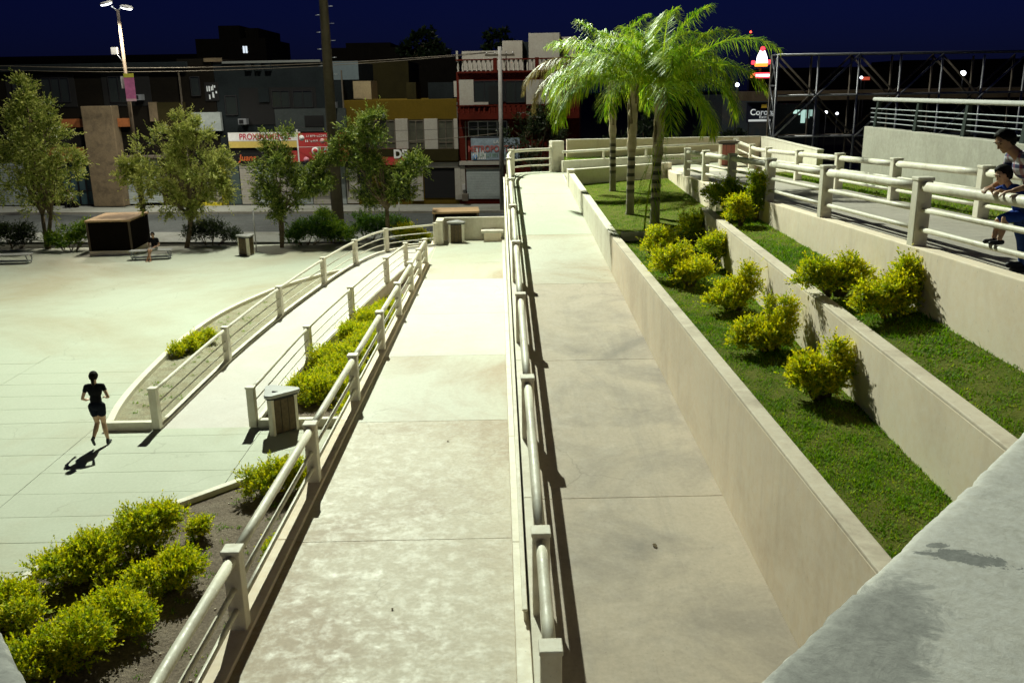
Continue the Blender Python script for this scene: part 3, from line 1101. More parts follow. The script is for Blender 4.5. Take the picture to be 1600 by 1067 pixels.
def sprigs(r, centers, dirs, n_leaf, Ls, leaf_l, leaf_w, tint_base, tint_gain):
    """twigs from centers along dirs, each carrying n_leaf leaves"""
    n = len(centers)
    Lt = Ls * (0.6 + 0.8 * r.random(n)) * np.where(r.random(n) > 0.93, 2.0, 1.0)
    P, N, U, L, Wd, T = [], [], [], [], [], []
    side0 = unit(np.cross(dirs, r.normal(size=(n, 3))))
    tw = r.normal(scale=0.16, size=n)          # every twig has its own shade
    for k in range(n_leaf):
        f = (k + 0.5) / n_leaf
        p = centers + dirs * (Lt * f)[:, None] + r.normal(scale=0.006, size=(n, 3))
        sd = unit(side0 * (1 if k % 2 else -1) + r.normal(scale=0.5, size=(n, 3)))
        u = unit(dirs * (0.55 + 0.5 * f) + sd * (1.0 - 0.5 * f))
        nn = unit(np.cross(u, unit(np.cross(dirs, sd))) + r.normal(scale=0.35, size=(n, 3)) + np.array([0, 0, 0.6]))
        nn = unit(nn - u * np.sum(nn * u, axis=1, keepdims=True))
        P.append(p); N.append(nn); U.append(u)
        L.append(leaf_l * (0.7 + 0.6 * r.random(n)))
        Wd.append(leaf_w * (0.7 + 0.6 * r.random(n)))
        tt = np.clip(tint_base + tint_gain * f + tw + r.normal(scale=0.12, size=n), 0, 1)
        T.append(tt)
    P, N, U = np.concatenate(P), np.concatenate(N), np.concatenate(U)
    return leaf_quads(P, N, U, np.concatenate(L), np.concatenate(Wd)), np.concatenate(T)


def lobe_points(r, lobes, n):
    vol = np.array([l[3] ** 2 * (l[4] if len(l) > 4 else 1) for l in lobes])
    cnt = np.maximum(1, (n * vol / vol.sum()).astype(int))
    C, D = [], []
    for l, k in zip(lobes, cnt):
        d = unit(r.normal(size=(k, 3)))
        d[:, 2] = np.where(d[:, 2] < -0.35, -d[:, 2] * 0.5, d[:, 2])
        d = unit(d)
        rad = l[3] * (0.55 + 0.45 * r.random(k) ** 0.6)
        wob = 1 + 0.26 * np.sin(d[:, 0] * 5 + l[0] * 9) * np.sin(d[:, 1] * 6 + l[1] * 7) + 0.15 * np.sin(d[:, 2] * 8 + l[2] * 5)
        sc = np.array([1, 1, l[4] if len(l) > 4 else 1.0])
        C.append(np.array(l[:3]) + d * (rad * wob)[:, None] * sc)
        D.append(d)
    return np.concatenate(C), np.concatenate(D)


def bush_mesh(seed, lobes, n, leaf_l=0.044, leaf_w=0.026, tb=0.34, tg=0.6, sprig=0.12, nl=8):
    r = rng(seed)
    C, D = lobe_points(r, lobes, int(n * 1.9))
    D = unit(D + r.normal(scale=0.35, size=D.shape) + np.array([0, 0, 0.45]))
    ztop = max(l[2] + l[3] for l in lobes)
    V, T = sprigs(r, C, D, nl, sprig, leaf_l, leaf_w, tb, tg)
    V[:, :, 2] = np.maximum(V[:, :, 2], 0.015)
    return quads_mesh('foliage', V, 4, T)


def stem_mesh(seed, lobes, r0=0.018):
    rr = random.Random(seed)
    mb = MB()
    for l in lobes:
        for k in range(6):
            e = Vector((l[0] + rr.uniform(-.9, .9) * l[3], l[1] + rr.uniform(-.9, .9) * l[3], l[2] + rr.uniform(0.2, 1.25) * l[3]))
            b = Vector((l[0] * 0.35 + rr.uniform(-.04, .04), l[1] * 0.35 + rr.uniform(-.04, .04), -0.02))
            mmm = (b + e) / 2 + Vector((rr.uniform(-.05, .05), rr.uniform(-.05, .05), 0.03))
            mb.tube([b, mmm, e], [r0, r0 * 0.7, r0 * 0.3], 5)
    return mb.mesh('stem')


def lumpy(lobes, seed, sc=1.0, zs=1.0):
    rr = random.Random(seed * 7 + 1)
    out = []
    for l in lobes:
        x, y, z, r = l[:4]
        zz = l[4] if len(l) > 4 else 1.0
        for k in range(9):
            a, e = rr.uniform(0, 6.283), rr.uniform(-0.5, 1.3)
            q = r * rr.uniform(0.4, 0.95)
            rr_ = r * rr.uniform(0.24, 0.52)
            out.append(((x + q * math.cos(a) * math.cos(e)) * sc, (y + q * math.sin(a) * math.cos(e)) * sc,
                        max(0.06, (z + q * math.sin(e) * zz) * sc * zs), rr_ * sc, rr.uniform(0.7, 1.25)))
        out.append((x * sc, y * sc, z * sc * zs * 0.8, r * 0.62 * sc, 0.9 * zz))
    return out


def bush(label, loc, lobes, n, seed, mat=None, group=None, rz=0.0, sc=None, zs=1.0, **kw):
    if sc is None:
        sc = 0.86 if group == G1 else 1.0
    lobes = lumpy(lobes, seed, sc, zs)
    root = thing('shrub', label, 'shrub', loc, rz, group)
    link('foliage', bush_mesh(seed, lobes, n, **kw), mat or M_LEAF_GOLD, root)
    link('stem', stem_mesh(seed, lobes[9::10]), M_BARK, root)
    return root


# ---- first lawn (between ramp wall and garden wall); z from the lawn plane
def on_lawn1(x, y):
    p = at(x, y, 3.34, 0.02)
    return (p.x - 0.20, p.y, zlawn1(p.y) - 0.02)


def on_lawn2(x, y):
    p = at(x, y, 4.4, 0.01)
    return (p.x - 0.12, p.y, p.z - 0.05)


def two(a=0.31, dx=0.3, h=0.95, lean=0.0):
    """low lobe on one side, tall lobe on the other"""
    return [(-dx * 0.75, -0.1, a * 0.75, a, 0.85), (dx * 0.1, 0, a * 0.8, a * 0.95, 0.9), (dx * 0.75, 0.12, h * 0.5, a * 0.72, 1.25), (dx * 0.9 + lean, 0.15, h * 0.82, a * 0.52, 1.2)]


bush('round golden shrub nearest the palm trunks, leftmost on the first lawn', on_lawn1(1036, 402), [(0, 0, 0.34, 0.38, 1.1), (0.2, 0.1, 0.5, 0.28)], 520, 11, group=G1)
bush('dim olive shrub against the garden wall end behind the golden ones', on_lawn1(1098, 385), [(0, 0, 0.4, 0.42, 1.1), (0.15, 0.1, 0.62, 0.3)], 520, 12, group=G1, tb=0.28, tg=0.5)
bush('golden shrub second from the palms in the crowded clump', on_lawn1(1068, 436), [(-0.15, 0, 0.36, 0.38, 1.1), (0.1, 0, 0.45, 0.32)], 520, 13, group=G1)
bush('bright yellow tipped shrub at the front of the crowded clump', on_lawn1(1096, 448), [(0.05, 0, 0.32, 0.34), (-0.15, -0.05, 0.25, 0.26)], 480, 14, group=G1, tb=0.36)
bush('dark sided shrub in the crowded clump beside the garden wall', on_lawn1(1124, 420), [(0.1, 0, 0.42, 0.38, 1.1), (0.25, 0.15, 0.55, 0.26)], 520, 15, group=G1, tb=0.22)
bush('golden shrub with a low left lobe and a tall pillar lobe', on_lawn1(1164, 486), two(0.32, 0.36, 0.88), 820, 16, group=G1)
bush('wide golden shrub with a thin twig sprouting from its top', on_lawn1(1222, 548), two(0.32, 0.38, 0.85) + [(-0.02, 0.1, 0.8, 0.09, 1.6)], 900, 17, group=G1)
bush('nearest golden shrub on the first lawn with a tall plume and black shadow', on_lawn1(1308, 622), [(-0.25, -0.05, 0.28, 0.3), (0.02, 0, 0.3, 0.32), (0.22, 0.1, 0.38, 0.22, 1.2), (0.25, 0.12, 0.62, 0.15, 1.4), (0.24, 0.12, 0.80, 0.09, 1.4)], 900, 18, group=G1)
# ---- second lawn
bush('wide low golden shrub in the middle of the upper lawn strip', on_lawn2(1318, 456), [(-0.28, 0, 0.24, 0.28), (0.08, 0.05, 0.28, 0.30), (0.34, 0.1, 0.27, 0.24)], 820, 19, group=G1, tb=0.26)
bush('golden shrub with a tall block lobe under the big railing post', on_lawn2(1408, 490), [(-0.3, -0.1, 0.24, 0.29), (0.08, 0, 0.28, 0.31), (0.22, 0.12, 0.52, 0.22, 1.2), (0.26, 0.12, 0.68, 0.17)], 980, 20, group=G1, tb=0.28)
bush('small yellow shrub at the head of the upper lawn strip', on_lawn2(1166, 348), [(0, 0, 0.25, 0.3), (-0.05, 0, 0.4, 0.22)], 420, 21, group=G1, tb=0.34)
bush('dark olive shrub spreading over the end of the garden wall', on_lawn2(1150, 336), [(-0.25, 0.2, 0.42, 0.4), (0.15, 0.3, 0.5, 0.38)], 620, 22, group=G1, tb=0.1, tg=0.4)
bush('dark upright shrub touching the railing of the upper ramp', on_lawn2(1190, 344), [(0, 0.1, 0.5, 0.26, 1.4), (0.02, 0.1, 0.95, 0.2, 1.3)], 520, 23, group=G1, tb=0.1, tg=0.45)


def on_pl(x, y, z=0.07):
    p = at(x, y, z)
    return (p.x, p.y, z - 0.01)


# ---- dry bed at lower left
K = dict(tb=0.30, tg=0.55, leaf_l=0.050, leaf_w=0.028, zs=0.72, sc=1.14, nl=8)
bush('lime shrub cut by the left picture edge beside the kerb end', on_pl(12, 985), [(0, 0, 0.32, 0.4), (-0.2, 0.1, 0.4, 0.35)], 800, 31, **K)
bush('large lime shrub at the bottom left by the grey parapet', on_pl(95, 1050), [(-0.2, 0, 0.3, 0.38), (0.2, 0.05, 0.34, 0.4), (0, 0.3, 0.34, 0.36)], 1300, 32, **K)
bush('lime shrub behind the bottom left one, against the kerb', on_pl(130, 915), [(-0.25, -0.1, 0.34, 0.4), (0.2, 0.1, 0.4, 0.42), (0.0, 0.3, 0.36, 0.36)], 1200, 33, **K)
bush('tall lime shrub leaning over the kerb with a pointed top', on_pl(205, 870), [(0, 0, 0.4, 0.42, 1.1), (0.3, 0.25, 0.45, 0.36), (0.45, 0.35, 0.62, 0.2, 1.3)], 1200, 34, **K)
bush('rounded lime shrub with black shadow in the middle of the dry bed', on_pl(258, 925), [(0, 0, 0.32, 0.38), (0.25, 0.05, 0.33, 0.3)], 950, 35, **K)
bush('ragged lime shrub in front of the rounded one on the dry bed', on_pl(190, 985), [(0, 0, 0.28, 0.33), (0.2, -0.1, 0.22, 0.25), (-0.15, 0.15, 0.34, 0.3)], 950, 36, **K)
bush('tiny lone lime shrub on the bare soil of the dry bed', on_pl(312, 842), [(0, 0, 0.17, 0.14, 1.1), (0.04, 0, 0.3, 0.11)], 180, 37, **K)
bush('lime shrub behind the ramp railing at the tip of the dry bed', on_pl(420, 775), [(-0.15, 0, 0.3, 0.32), (0.2, 0.1, 0.34, 0.34), (0.45, 0.3, 0.3, 0.3)], 950, 38, **K)
bush('low lime sprigs under the lower ramp railing', on_pl(430, 875), [(0, 0, 0.12, 0.18), (0.15, 0.25, 0.15, 0.2)], 260, 39, **K)
# ---- hedge bed between curved ramp and lower ramp
H0 = [('lime hedge shrub nearest the bin in the hedge bed', (-4.55, 21.3)), ('second lime hedge shrub from the bin', (-4.2, 22.6)),
      ('third lime hedge shrub from the bin', (-4.5, 23.9)), ('fourth lime hedge shrub from the bin, in mid bed', (-4.0, 25.2)),
      ('fifth lime hedge shrub from the bin', (-4.25, 26.6)), ('sixth lime hedge shrub from the bin', (-3.95, 28.1)),
      ('last lime hedge shrub at the narrow far end of the bed', (-3.8, 29.7))]
hb = None
for k, (lb, (x, y)) in enumerate(H0):
    rr = random.Random(40 + k)
    lob = [(-0.25, 0, 0.28, 0.38), (0.22, 0.15, 0.32, 0.36), (0.0, 0.42, 0.34, 0.38), (0.1, -0.35, 0.24, 0.32)]
    if k < 3:
        hb = bush(lb, (x, y, 0.06), lob, 1500, 40 + k, group='hedge between the ramps', rz=rr.uniform(0, 3), **K)
        protos = protos + [hb] if k else [hb]
    else:
        dup(protos[k % 3], (x, y, 0.06), rr.uniform(0, 6), lb)
bush('low lime shrub squeezed under the lower ramp railing by the bin', (-3.55, 19.6, 0.06), [(0, 0, 0.25, 0.25), (0.05, 0.5, 0.3, 0.28)], 620, 48, **K)
# ---- sandy planter
bush('small lime shrub at the kerb of the sandy planter', on_pl(290, 553), [(-0.15, -0.2, 0.14, 0.2), (0, 0.2, 0.2, 0.25)], 420, 49, **K)
bush('flat lime shrub beside the small one in the sandy planter', on_pl(310, 540), [(0, 0, 0.18, 0.26), (0.2, 0.2, 0.18, 0.22)], 420, 50, **K)

# ---- shrubs at the far side of the plaza
FS = dict(leaf_l=0.10, leaf_w=0.055, nl=6, sprig=0.22)
bush('bright green shrubs left of the black utility box', (-21.6, 45.0, 0), [(-0.8, 0, 0.4, 0.5), (0, 0.1, 0.5, 0.6), (0.7, 0.2, 0.7, 0.6)], 600, 61, M_LEAF_SHRUB, **FS)
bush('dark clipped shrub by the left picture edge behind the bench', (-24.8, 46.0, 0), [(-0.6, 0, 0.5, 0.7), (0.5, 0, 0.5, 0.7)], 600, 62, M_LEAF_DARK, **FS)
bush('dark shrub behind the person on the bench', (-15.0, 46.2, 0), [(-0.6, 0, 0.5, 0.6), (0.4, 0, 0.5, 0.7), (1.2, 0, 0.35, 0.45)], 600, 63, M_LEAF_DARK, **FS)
bush('dark green shrub at the foot of the slim tree by the free standing bin', (-9.9, 45.6, 0), [(-0.7, 0, 0.4, 0.55), (0.2, 0.1, 0.6, 0.65), (1.0, 0, 0.45, 0.55)], 700, 64, M_LEAF_SHRUB, tb=0.12, tg=0.4, **FS)
bush('green shrub left of the tall mast', (-8.5, 45.9, 0), [(-0.5, 0.5, 1.0, 0.5), (0.1, 0, 0.5, 0.6), (0.7, 0, 0.4, 0.5)], 700, 65, M_LEAF_SHRUB, **FS)
bush('dark shrub right of the tall mast behind the curved railing', (-6.9, 46.6, 0), [(-0.3, 0, 0.7, 0.6), (0.6, 0, 0.6, 0.7), (1.6, -0.2, 0.5, 0.6)], 700, 66, M_LEAF_SHRUB, tb=0.1, tg=0.4, **FS)
bush('yellowish low shrub behind the curved railing end', (-4.9, 45.3, 0), [(0, 0, 0.35, 0.5), (0.9, 0.1, 0.3, 0.45)], 420, 67, M_LEAF_GOLD, **FS)


# ------------------------------------------------------------------ broadleaf trees
def tree(label, loc, lobes, n, seed, mat, trunk_r=0.13, fork=1.6, stems=2, leaf_l=0.13, leaf_w=0.06, tb=0.34, tg=0.5):
    root = thing('tree', label, 'tree', loc)
    rr = random.Random(seed)
    mb = MB()
    for s_ in range(stems):
        az = rr.uniform(0, 6.28) if stems > 1 else 0
        off = 0.0 if stems == 1 else 0.06
        base = Vector((off * math.cos(az), off * math.sin(az), -0.05))
        spread = 0.45 if stems > 1 else 0.1
        f = Vector((spread * math.cos(az), spread * math.sin(az), fork))
        knee = (base + f) * 0.5 + Vector((rr.uniform(-.06, .06), rr.uniform(-.06, .06), 0))
        r0 = trunk_r / math.sqrt(stems)
        mb.tube([base, knee, f], [r0, r0 * 0.85, r0 * 0.72], 9)
        for l in lobes[s_::stems]:
            e = Vector(l[:3]) + Vector((0, 0, l[3] * 0.35))
            mid = f.lerp(e, 0.5) + Vector((rr.uniform(-.2, .2), rr.uniform(-.2, .2), 0.15))
            mb.tube([f, mid, e], [r0 * 0.6, r0 * 0.38, 0.015], 7)
            for q in range(5):
                t_ = rr.uniform(0.35, 0.95)
                b_ = mid.lerp(e, t_)
                dr = Vector((rr.uniform(-1, 1), rr.uniform(-1, 1), rr.uniform(-0.1, 0.8))).normalized()
                mb.tube([b_, b_ + dr * l[3] * 0.45, b_ + dr * l[3] * 0.85 + Vector((0, 0, 0.1))], [0.022, 0.014, 0.006], 5)
    mb.build('trunk', M_BARK, root)
    r = rng(seed)
    # clump centres inside every lobe, then sprigs round each clump
    CC, DD = [], []
    for l in lobes:
        k = max(6, int(15 * l[3] ** 1.6))
        d = unit(r.normal(size=(k, 3)))
        rad = l[3] * (0.35 + 0.75 * r.random(k) ** 0.5)
        c = np.array(l[:3]) + d * rad[:, None] * np.array([1, 1, l[4] if len(l) > 4 else 1])
        m_ = max(4, int(n / (len(lobes) * k)))
        for cc, dd in zip(c, d):
            s = 0.16 + 0.15 * r.random()
            q = unit(r.normal(size=(m_, 3)))
            CC.append(cc + q * (s * (0.3 + 0.7 * r.random(m_)))[:, None])
            DD.append(unit(q + dd * 0.8 + np.array([0, 0, 0.3])))
    C, D = np.concatenate(CC), np.concatenate(DD)
    V, T = sprigs(r, C, D, 7, 0.30, leaf_l, leaf_w, tb, tg)
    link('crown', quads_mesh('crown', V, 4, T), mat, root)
    return root


tree('tall full tree at the far left edge of the plaza', (-23.2, 45.9, 0),
     [(0, 0, 2.9, 1.2, 1.1), (-0.9, 0, 3.6, 1.3), (0.9, 0.1, 3.7, 1.2), (0, 0, 4.6, 1.5), (-0.6, 0.2, 5.6, 1.2), (0.7, 0, 5.5, 1.1), (0.1, 0, 6.6, 1.0, 1.2), (0.0, 0, 7.6, 0.55, 1.5), (-1.3, 0, 4.8, 0.9), (1.4, 0, 4.6, 0.8)],
     3700, 71, M_LEAF_TREE, 0.17, 1.7, 2)
tree('broad pale yellow tree behind the seated person and black box', (-16.0, 45.4, 0),
     [(-0.9, 0, 2.6, 0.9), (0.8, 0, 2.7, 0.9), (0, 0, 3.4, 1.3), (-1.5, 0, 3.9, 1.05), (1.4, 0.1, 3.9, 1.1), (-0.5, 0, 4.7, 1.2), (0.8, 0, 4.8, 1.1), (2.2, 0, 3.9, 0.7), (-2.3, 0, 3.8, 0.6), (0.2, 0, 5.9, 0.7), (1.3, 0, 5.7, 0.55), (1.9, 0, 3.0, 0.6)],
     3900, 72, M_LEAF_TREE, 0.17, 1.5, 2, tb=0.46, tg=0.55)
tree('slim dark tree beside the free standing bin with a low right branch', (-11.0, 44.9, 0),
     [(-0.3, 0, 2.5, 0.8), (0.5, 0, 2.7, 0.8), (0, 0, 3.3, 0.95), (-0.2, 0, 4.1, 0.95), (0.2, 0, 4.9, 0.75, 1.2), (1.5, 0, 3.5, 0.6), (2.2, 0, 3.2, 0.65), (2.6, 0, 3.9, 0.5)],
     2800, 73, M_LEAF_TREE, 0.13, 1.5, 2, tb=0.08, tg=0.5)
tree('dark tree right of the mast in front of the ochre building', (-5.75, 45.2, 0),
     [(-0.9, 0, 2.9, 0.8), (0.3, 0, 2.8, 0.75), (-0.4, 0, 3.6, 0.9), (-1.2, 0, 4.6, 0.9), (-0.5, 0, 4.9, 0.85), (-0.9, 0, 5.6, 0.75), (1.1, 0, 3.2, 0.6), (-0.3, 0, 6.0, 0.45), (-1.8, 0, 4.9, 0.6), (1.7, 0, 3.9, 0.35)],
     2800, 74, M_LEAF_TREE, 0.13, 1.8, 1, tb=0.06, tg=0.48)
tree('dusky tree by the banner on the maroon building', (2.2, 57.6, 0.1),
     [(0, 0, 2.5, 1.1), (0.6, 0, 3.6, 1.4), (-0.5, 0, 4.4, 1.2), (0.9, 0, 5.0, 1.2), (0, 0, 5.6, 0.9)],
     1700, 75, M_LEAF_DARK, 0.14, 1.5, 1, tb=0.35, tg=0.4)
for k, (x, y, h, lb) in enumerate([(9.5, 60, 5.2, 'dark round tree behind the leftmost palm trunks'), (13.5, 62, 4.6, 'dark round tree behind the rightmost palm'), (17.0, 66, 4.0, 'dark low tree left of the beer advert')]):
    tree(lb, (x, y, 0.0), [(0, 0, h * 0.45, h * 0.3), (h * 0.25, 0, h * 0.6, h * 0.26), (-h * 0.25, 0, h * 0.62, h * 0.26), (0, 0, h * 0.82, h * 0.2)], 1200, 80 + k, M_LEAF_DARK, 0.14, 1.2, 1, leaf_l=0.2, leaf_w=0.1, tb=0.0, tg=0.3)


# ------------------------------------------------------------------ palms
def frond_mesh(seed, L, elev, droop, leaflet=0.72, n=74, hang=0.75, twist=0.0):
    """one pinnate frond in local coords: grows along +X from the origin"""
    r = rng(seed)
    m_ = 26
    pts = [np.zeros(3)]
    a = elev
    for k in range(m_):
        t = (k + 1) / m_
        ang = elev - droop * t ** 1.5
        pts.append(pts[-1] + np.array([math.cos(ang), 0.06 * math.sin(seed + t * 2.0), math.sin(ang)]) * L / m_)
    pts = np.array(pts)
    V, T = [], []
    for k in range(n):
        f = 0.14 + 0.86 * k / (n - 1)
        i = min(m_ - 1, int(f * m_)); u = f * m_ - i
        p = pts[i] * (1 - u) + pts[i + 1] * u
        tg = unit(pts[i + 1] - pts[i])
        up = unit(np.cross(np.array([0, 1.0, 0]), tg)) * -1.0
        if up[2] < 0 and tg[0] > 0:
            up = -up
        ll = leaflet * (math.sin(math.pi * (0.12 + 0.80 * f)) ** 0.7) * (0.85 + 0.3 * r.random())
        for sd in (-1, 1):
            for rep in range(1 + (k % 2)):
                side = np.array([0, sd * 1.0, 0])
                dd = unit(tg * (0.45 + 0.5 * f) + side * (0.9 + 0.3 * r.normal()) + up * (0.25 + 0.5 * r.normal() * 0.6))
                tip1 = p + dd * ll * 0.5 + np.array([0, 0, -hang * ll * 0.12])
                d2 = unit(dd + np.array([0, 0, -hang * (0.8 + 0.5 * r.random())]))
                tip2 = tip1 + d2 * ll * 0.5
                w = 0.021 * (0.8 + 0.4 * r.random())
                wv = unit(np.cross(dd, np.array([0.2, 0.1, 1.0]))) * w
                V.append([p - wv * 0.35, p + wv * 0.35, tip1 + wv * 0.5, tip1 - wv * 0.5])
                V.append([tip1 - wv * 0.5, tip1 + wv * 0.5, tip2 + wv * 0.05, tip2 - wv * 0.05])
                t0 = float(np.clip(0.55 + 0.25 * r.normal(), 0, 1))
                T += [t0, min(1, t0 + 0.15)]
    # rachis as thin quads strips (4 sided)
    for i in range(m_):
        w0, w1 = 0.024 * (1 - i / m_) + 0.004, 0.024 * (1 - (i + 1) / m_) + 0.004
        for ax in (np.array([0, 1.0, 0]), np.array([0, 0, 1.0])):
            V.append([pts[i] - ax * w0, pts[i] + ax * w0, pts[i + 1] + ax * w1, pts[i + 1] - ax * w1])
            T.append(0.8)
    return quads_mesh('frond', np.array(V), 4, np.array(T))


def palm(label, loc, h, r0, seed, fr, lean=(0.0, 0.0)):
    root = thing('palm_tree', label, 'palm', loc)
    rr = random.Random(seed)
    mb = MB()
    prof, pth = [], []
    nseg = 40
    for k in range(nseg + 1):
        t = k / nseg
        rad = r0 * (1.12 - 0.18 * t)
        if 0.52 < t < 0.93:
            rad *= 1.25 + 0.12 * math.sin(t * 60)
        if k % 4 == 0 and t <= 0.52:
            rad *= 1.07
        if t < 0.05:
            rad *= 1.2
        pth.append((lean[0] * t * t, lean[1] * t * t, -0.05 + h * t))
        prof.append(rad)
    mb.tube(pth, prof, 14)
    mb.build('trunk', M_PALMTRUNK, root)
    # old leaf bases hugging the upper trunk
    lb = MB()
    for k in range(9):
        az = rr.uniform(0, 6.28)
        z = h * rr.uniform(0.58, 0.92)
        t = z / h
        c = Vector((lean[0] * t * t, lean[1] * t * t, z))
        d_ = Vector((math.cos(az), math.sin(az), 0))
        lb = MB().tube([c + d_ * r0 * 0.95, c + d_ * r0 * 1.22 + Vector((0, 0, 0.22)), c + d_ * r0 * 1.5 + Vector((0, 0, 0.45))], [0.05, 0.035, 0.012], 6)
        lb.build('leaf_base', M_BARK, root)
    top = Vector((lean[0], lean[1], h - 0.1))
    for k, (az, el, L, dr, dry) in enumerate(fr):
        o = link('frond', frond_mesh(seed * 50 + k, L, R_(el), R_(dr), hang=1.0 if not dry else 2.4), M_PALMDRY if dry else M_PALM, root,
                 top + Vector((0.06 * math.cos(R_(az)), 0.06 * math.sin(R_(az)), 0.0)), (rr.uniform(-.25, .25), 0, R_(az)))
    return root


m, nt, b = _new('palm_trunk')
tc = _obj(nt)
sp = nt.nodes.new('ShaderNodeSeparateXYZ'); nt.links.new(tc, sp.inputs[0])
wv = nt.nodes.new('ShaderNodeTexWave'); wv.wave_type = 'BANDS'; wv.bands_direction = 'Z'
wv.inputs['Scale'].default_value = 1.35; wv.inputs['Distortion'].default_value = 1.2; wv.inputs['Detail'].default_value = 3
nt.links.new(tc, wv.inputs[0])
dark_band = _ramp(nt, wv.outputs['Fac'], 0.25, 0.6)
low = nt.nodes.new('ShaderNodeMapRange'); low.inputs[1].default_value = 1.6; low.inputs[2].default_value = 2.0
nt.links.new(sp.outputs[2], low.inputs[0])
nn_ = _noise(nt, tc, 8, 6, 0.7)
cA = _mix(nt, dark_band, (0.045, 0.04, 0.028), (0.34, 0.29, 0.21))
cB = _mix(nt, nn_, (0.32, 0.23, 0.14), (0.62, 0.51, 0.36))
low0 = nt.nodes.new('ShaderNodeMapRange'); low0.inputs[1].default_value = 0.75; low0.inputs[2].default_value = 0.55
nt.links.new(sp.outputs[2], low0.inputs[0])
c = _mix(nt, low.outputs[0], cA, cB)
c = _mix(nt, low0.outputs[0], c, _mix(nt, nn_, (0.22, 0.19, 0.14), (0.36, 0.32, 0.25)))
nt.links.new(c, b.inputs['Base Color'])
b.inputs['Roughness'].default_value = 0.9
_bump(nt, b, nn_, 0.6, 0.03)
M_PALMTRUNK = m


def crown(seed, n, extra=(), lmin=2.6, lmax=3.4):
    rr = random.Random(seed)
    out = []
    for k in range(n):
        az = 360.0 * k * 0.381966 + rr.uniform(-18, 18)
        t = k / max(1, n - 1)
        el = 86 - 62 * t + rr.uniform(-8, 8)
        dr = 62 + 60 * t + rr.uniform(-10, 12)
        out.append((az, el, rr.uniform(lmin, lmax) * (0.8 + 0.2 * t), dr, False))
    return out + list(extra)


palm('palm with the slimmest trunk, leftmost of the three', (3.98, 31.6, zpalm(31.6)), 3.95, 0.098, 1,
     crown(5, 13, [(185, 30, 3.4, 120, True), (172, 42, 3.6, 118, True), (205, 12, 2.9, 95, False)], 2.5, 3.1), (-0.1, 0))
palm('palm in the middle of the three with a banded lower trunk', (3.80, 26.1, zpalm(26.1)), 3.8, 0.103, 2,
     crown(9, 14, [(200, 18, 3.0, 100, False), (185, 38, 2.9, 105, False)], 2.5, 3.0), (0.05, 0))
palm('nearest and tallest palm, rightmost of the three', (4.22, 24.3, zpalm(24.3)), 3.65, 0.115, 3,
     crown(14, 16, [(4, 52, 3.5, 82, False), (-12, 40, 2.9, 95, False), (20, 30, 2.6, 100, False), (-5, -8, 1.9, 80, False), (180, 55, 2.7, 95, False)], 2.5, 3.1), (0.1, 0.1))
# spent frond propped against the near palm
fr = link('fallen_frond', frond_mesh(901, 2.7, R_(80), R_(25), leaflet=0.62, n=70, hang=2.6), M_PALM, None, (3.72, 22.95, zpalm(23) + 0.0), (0, 0, R_(55)))
tag(fr, 'dark green hanging frond leaning against the nearest palm trunk', 'palm frond')


# ------------------------------------------------------------------ grass
def grass(name, label, xl, xr, zl, zr, y0, y1, dens, h, seed):
    r = rng(seed)
    area = (y1 - y0) * 0.5 * ((xr(y0) - xl(y0)) + (xr(y1) - xl(y1)))
    n = int(area * dens)
    y = y0 + (y1 - y0) * r.random(n)
    f = r.random(n)
    L = np.array([xl(v) for v in y]); Rr = np.array([xr(v) for v in y])
    ZL = np.array([zl(v) for v in y]); ZR = np.array([zr(v) for v in y])
    x = L + (Rr - L) * f
    z = ZL + (ZR - ZL) * f
    clump = np.sin(x * 9.1 + np.sin(y * 4.3)) * np.sin(y * 7.7 + np.sin(x * 6.1)) + 0.6 * np.sin(x * 2.3 + 1.3 * y)
    edge = np.minimum(f, 1 - f) * (Rr - L)
    keep = (r.random(n) < np.clip(0.72 + 0.28 * clump, 0.12, 1.0)) | (edge < 0.07)
    x, y, z, clump, edge = x[keep], y[keep], z[keep], clump[keep], edge[keep]
    n = len(x)
    hh = h * (0.45 + 0.6 * r.random(n) ** 1.5 + 0.22 * clump + 0.5 * np.exp(-edge / 0.05) * r.random(n) + 1.0 * (r.random(n) > 0.985))
    d = r.normal(size=(n, 3)); d[:, 2] = 0; d = unit(d)
    bend = unit(d * (0.5 + 0.6 * r.random(n))[:, None] + np.array([0, 0, 1.0]))
    w = np.cross(bend, np.array([0, 0, 1.0])); w = unit(w) * (0.006 + 0.006 * r.random(n))[:, None]
    P = np.stack([x, y, z - 0.01], axis=1)
    tip = P + bend * hh[:, None]
    V = np.stack([P - w, P + w, tip], axis=1)
    T = np.clip(0.42 - 0.14 * clump + 0.12 * np.sin(x * 1.7 + y * 0.9) + r.normal(scale=0.2, size=n), 0, 1)
    o = link(name, quads_mesh(name, V, 3, T), M_GRASS)
    tag(o, label, 'grass', kind='stuff')


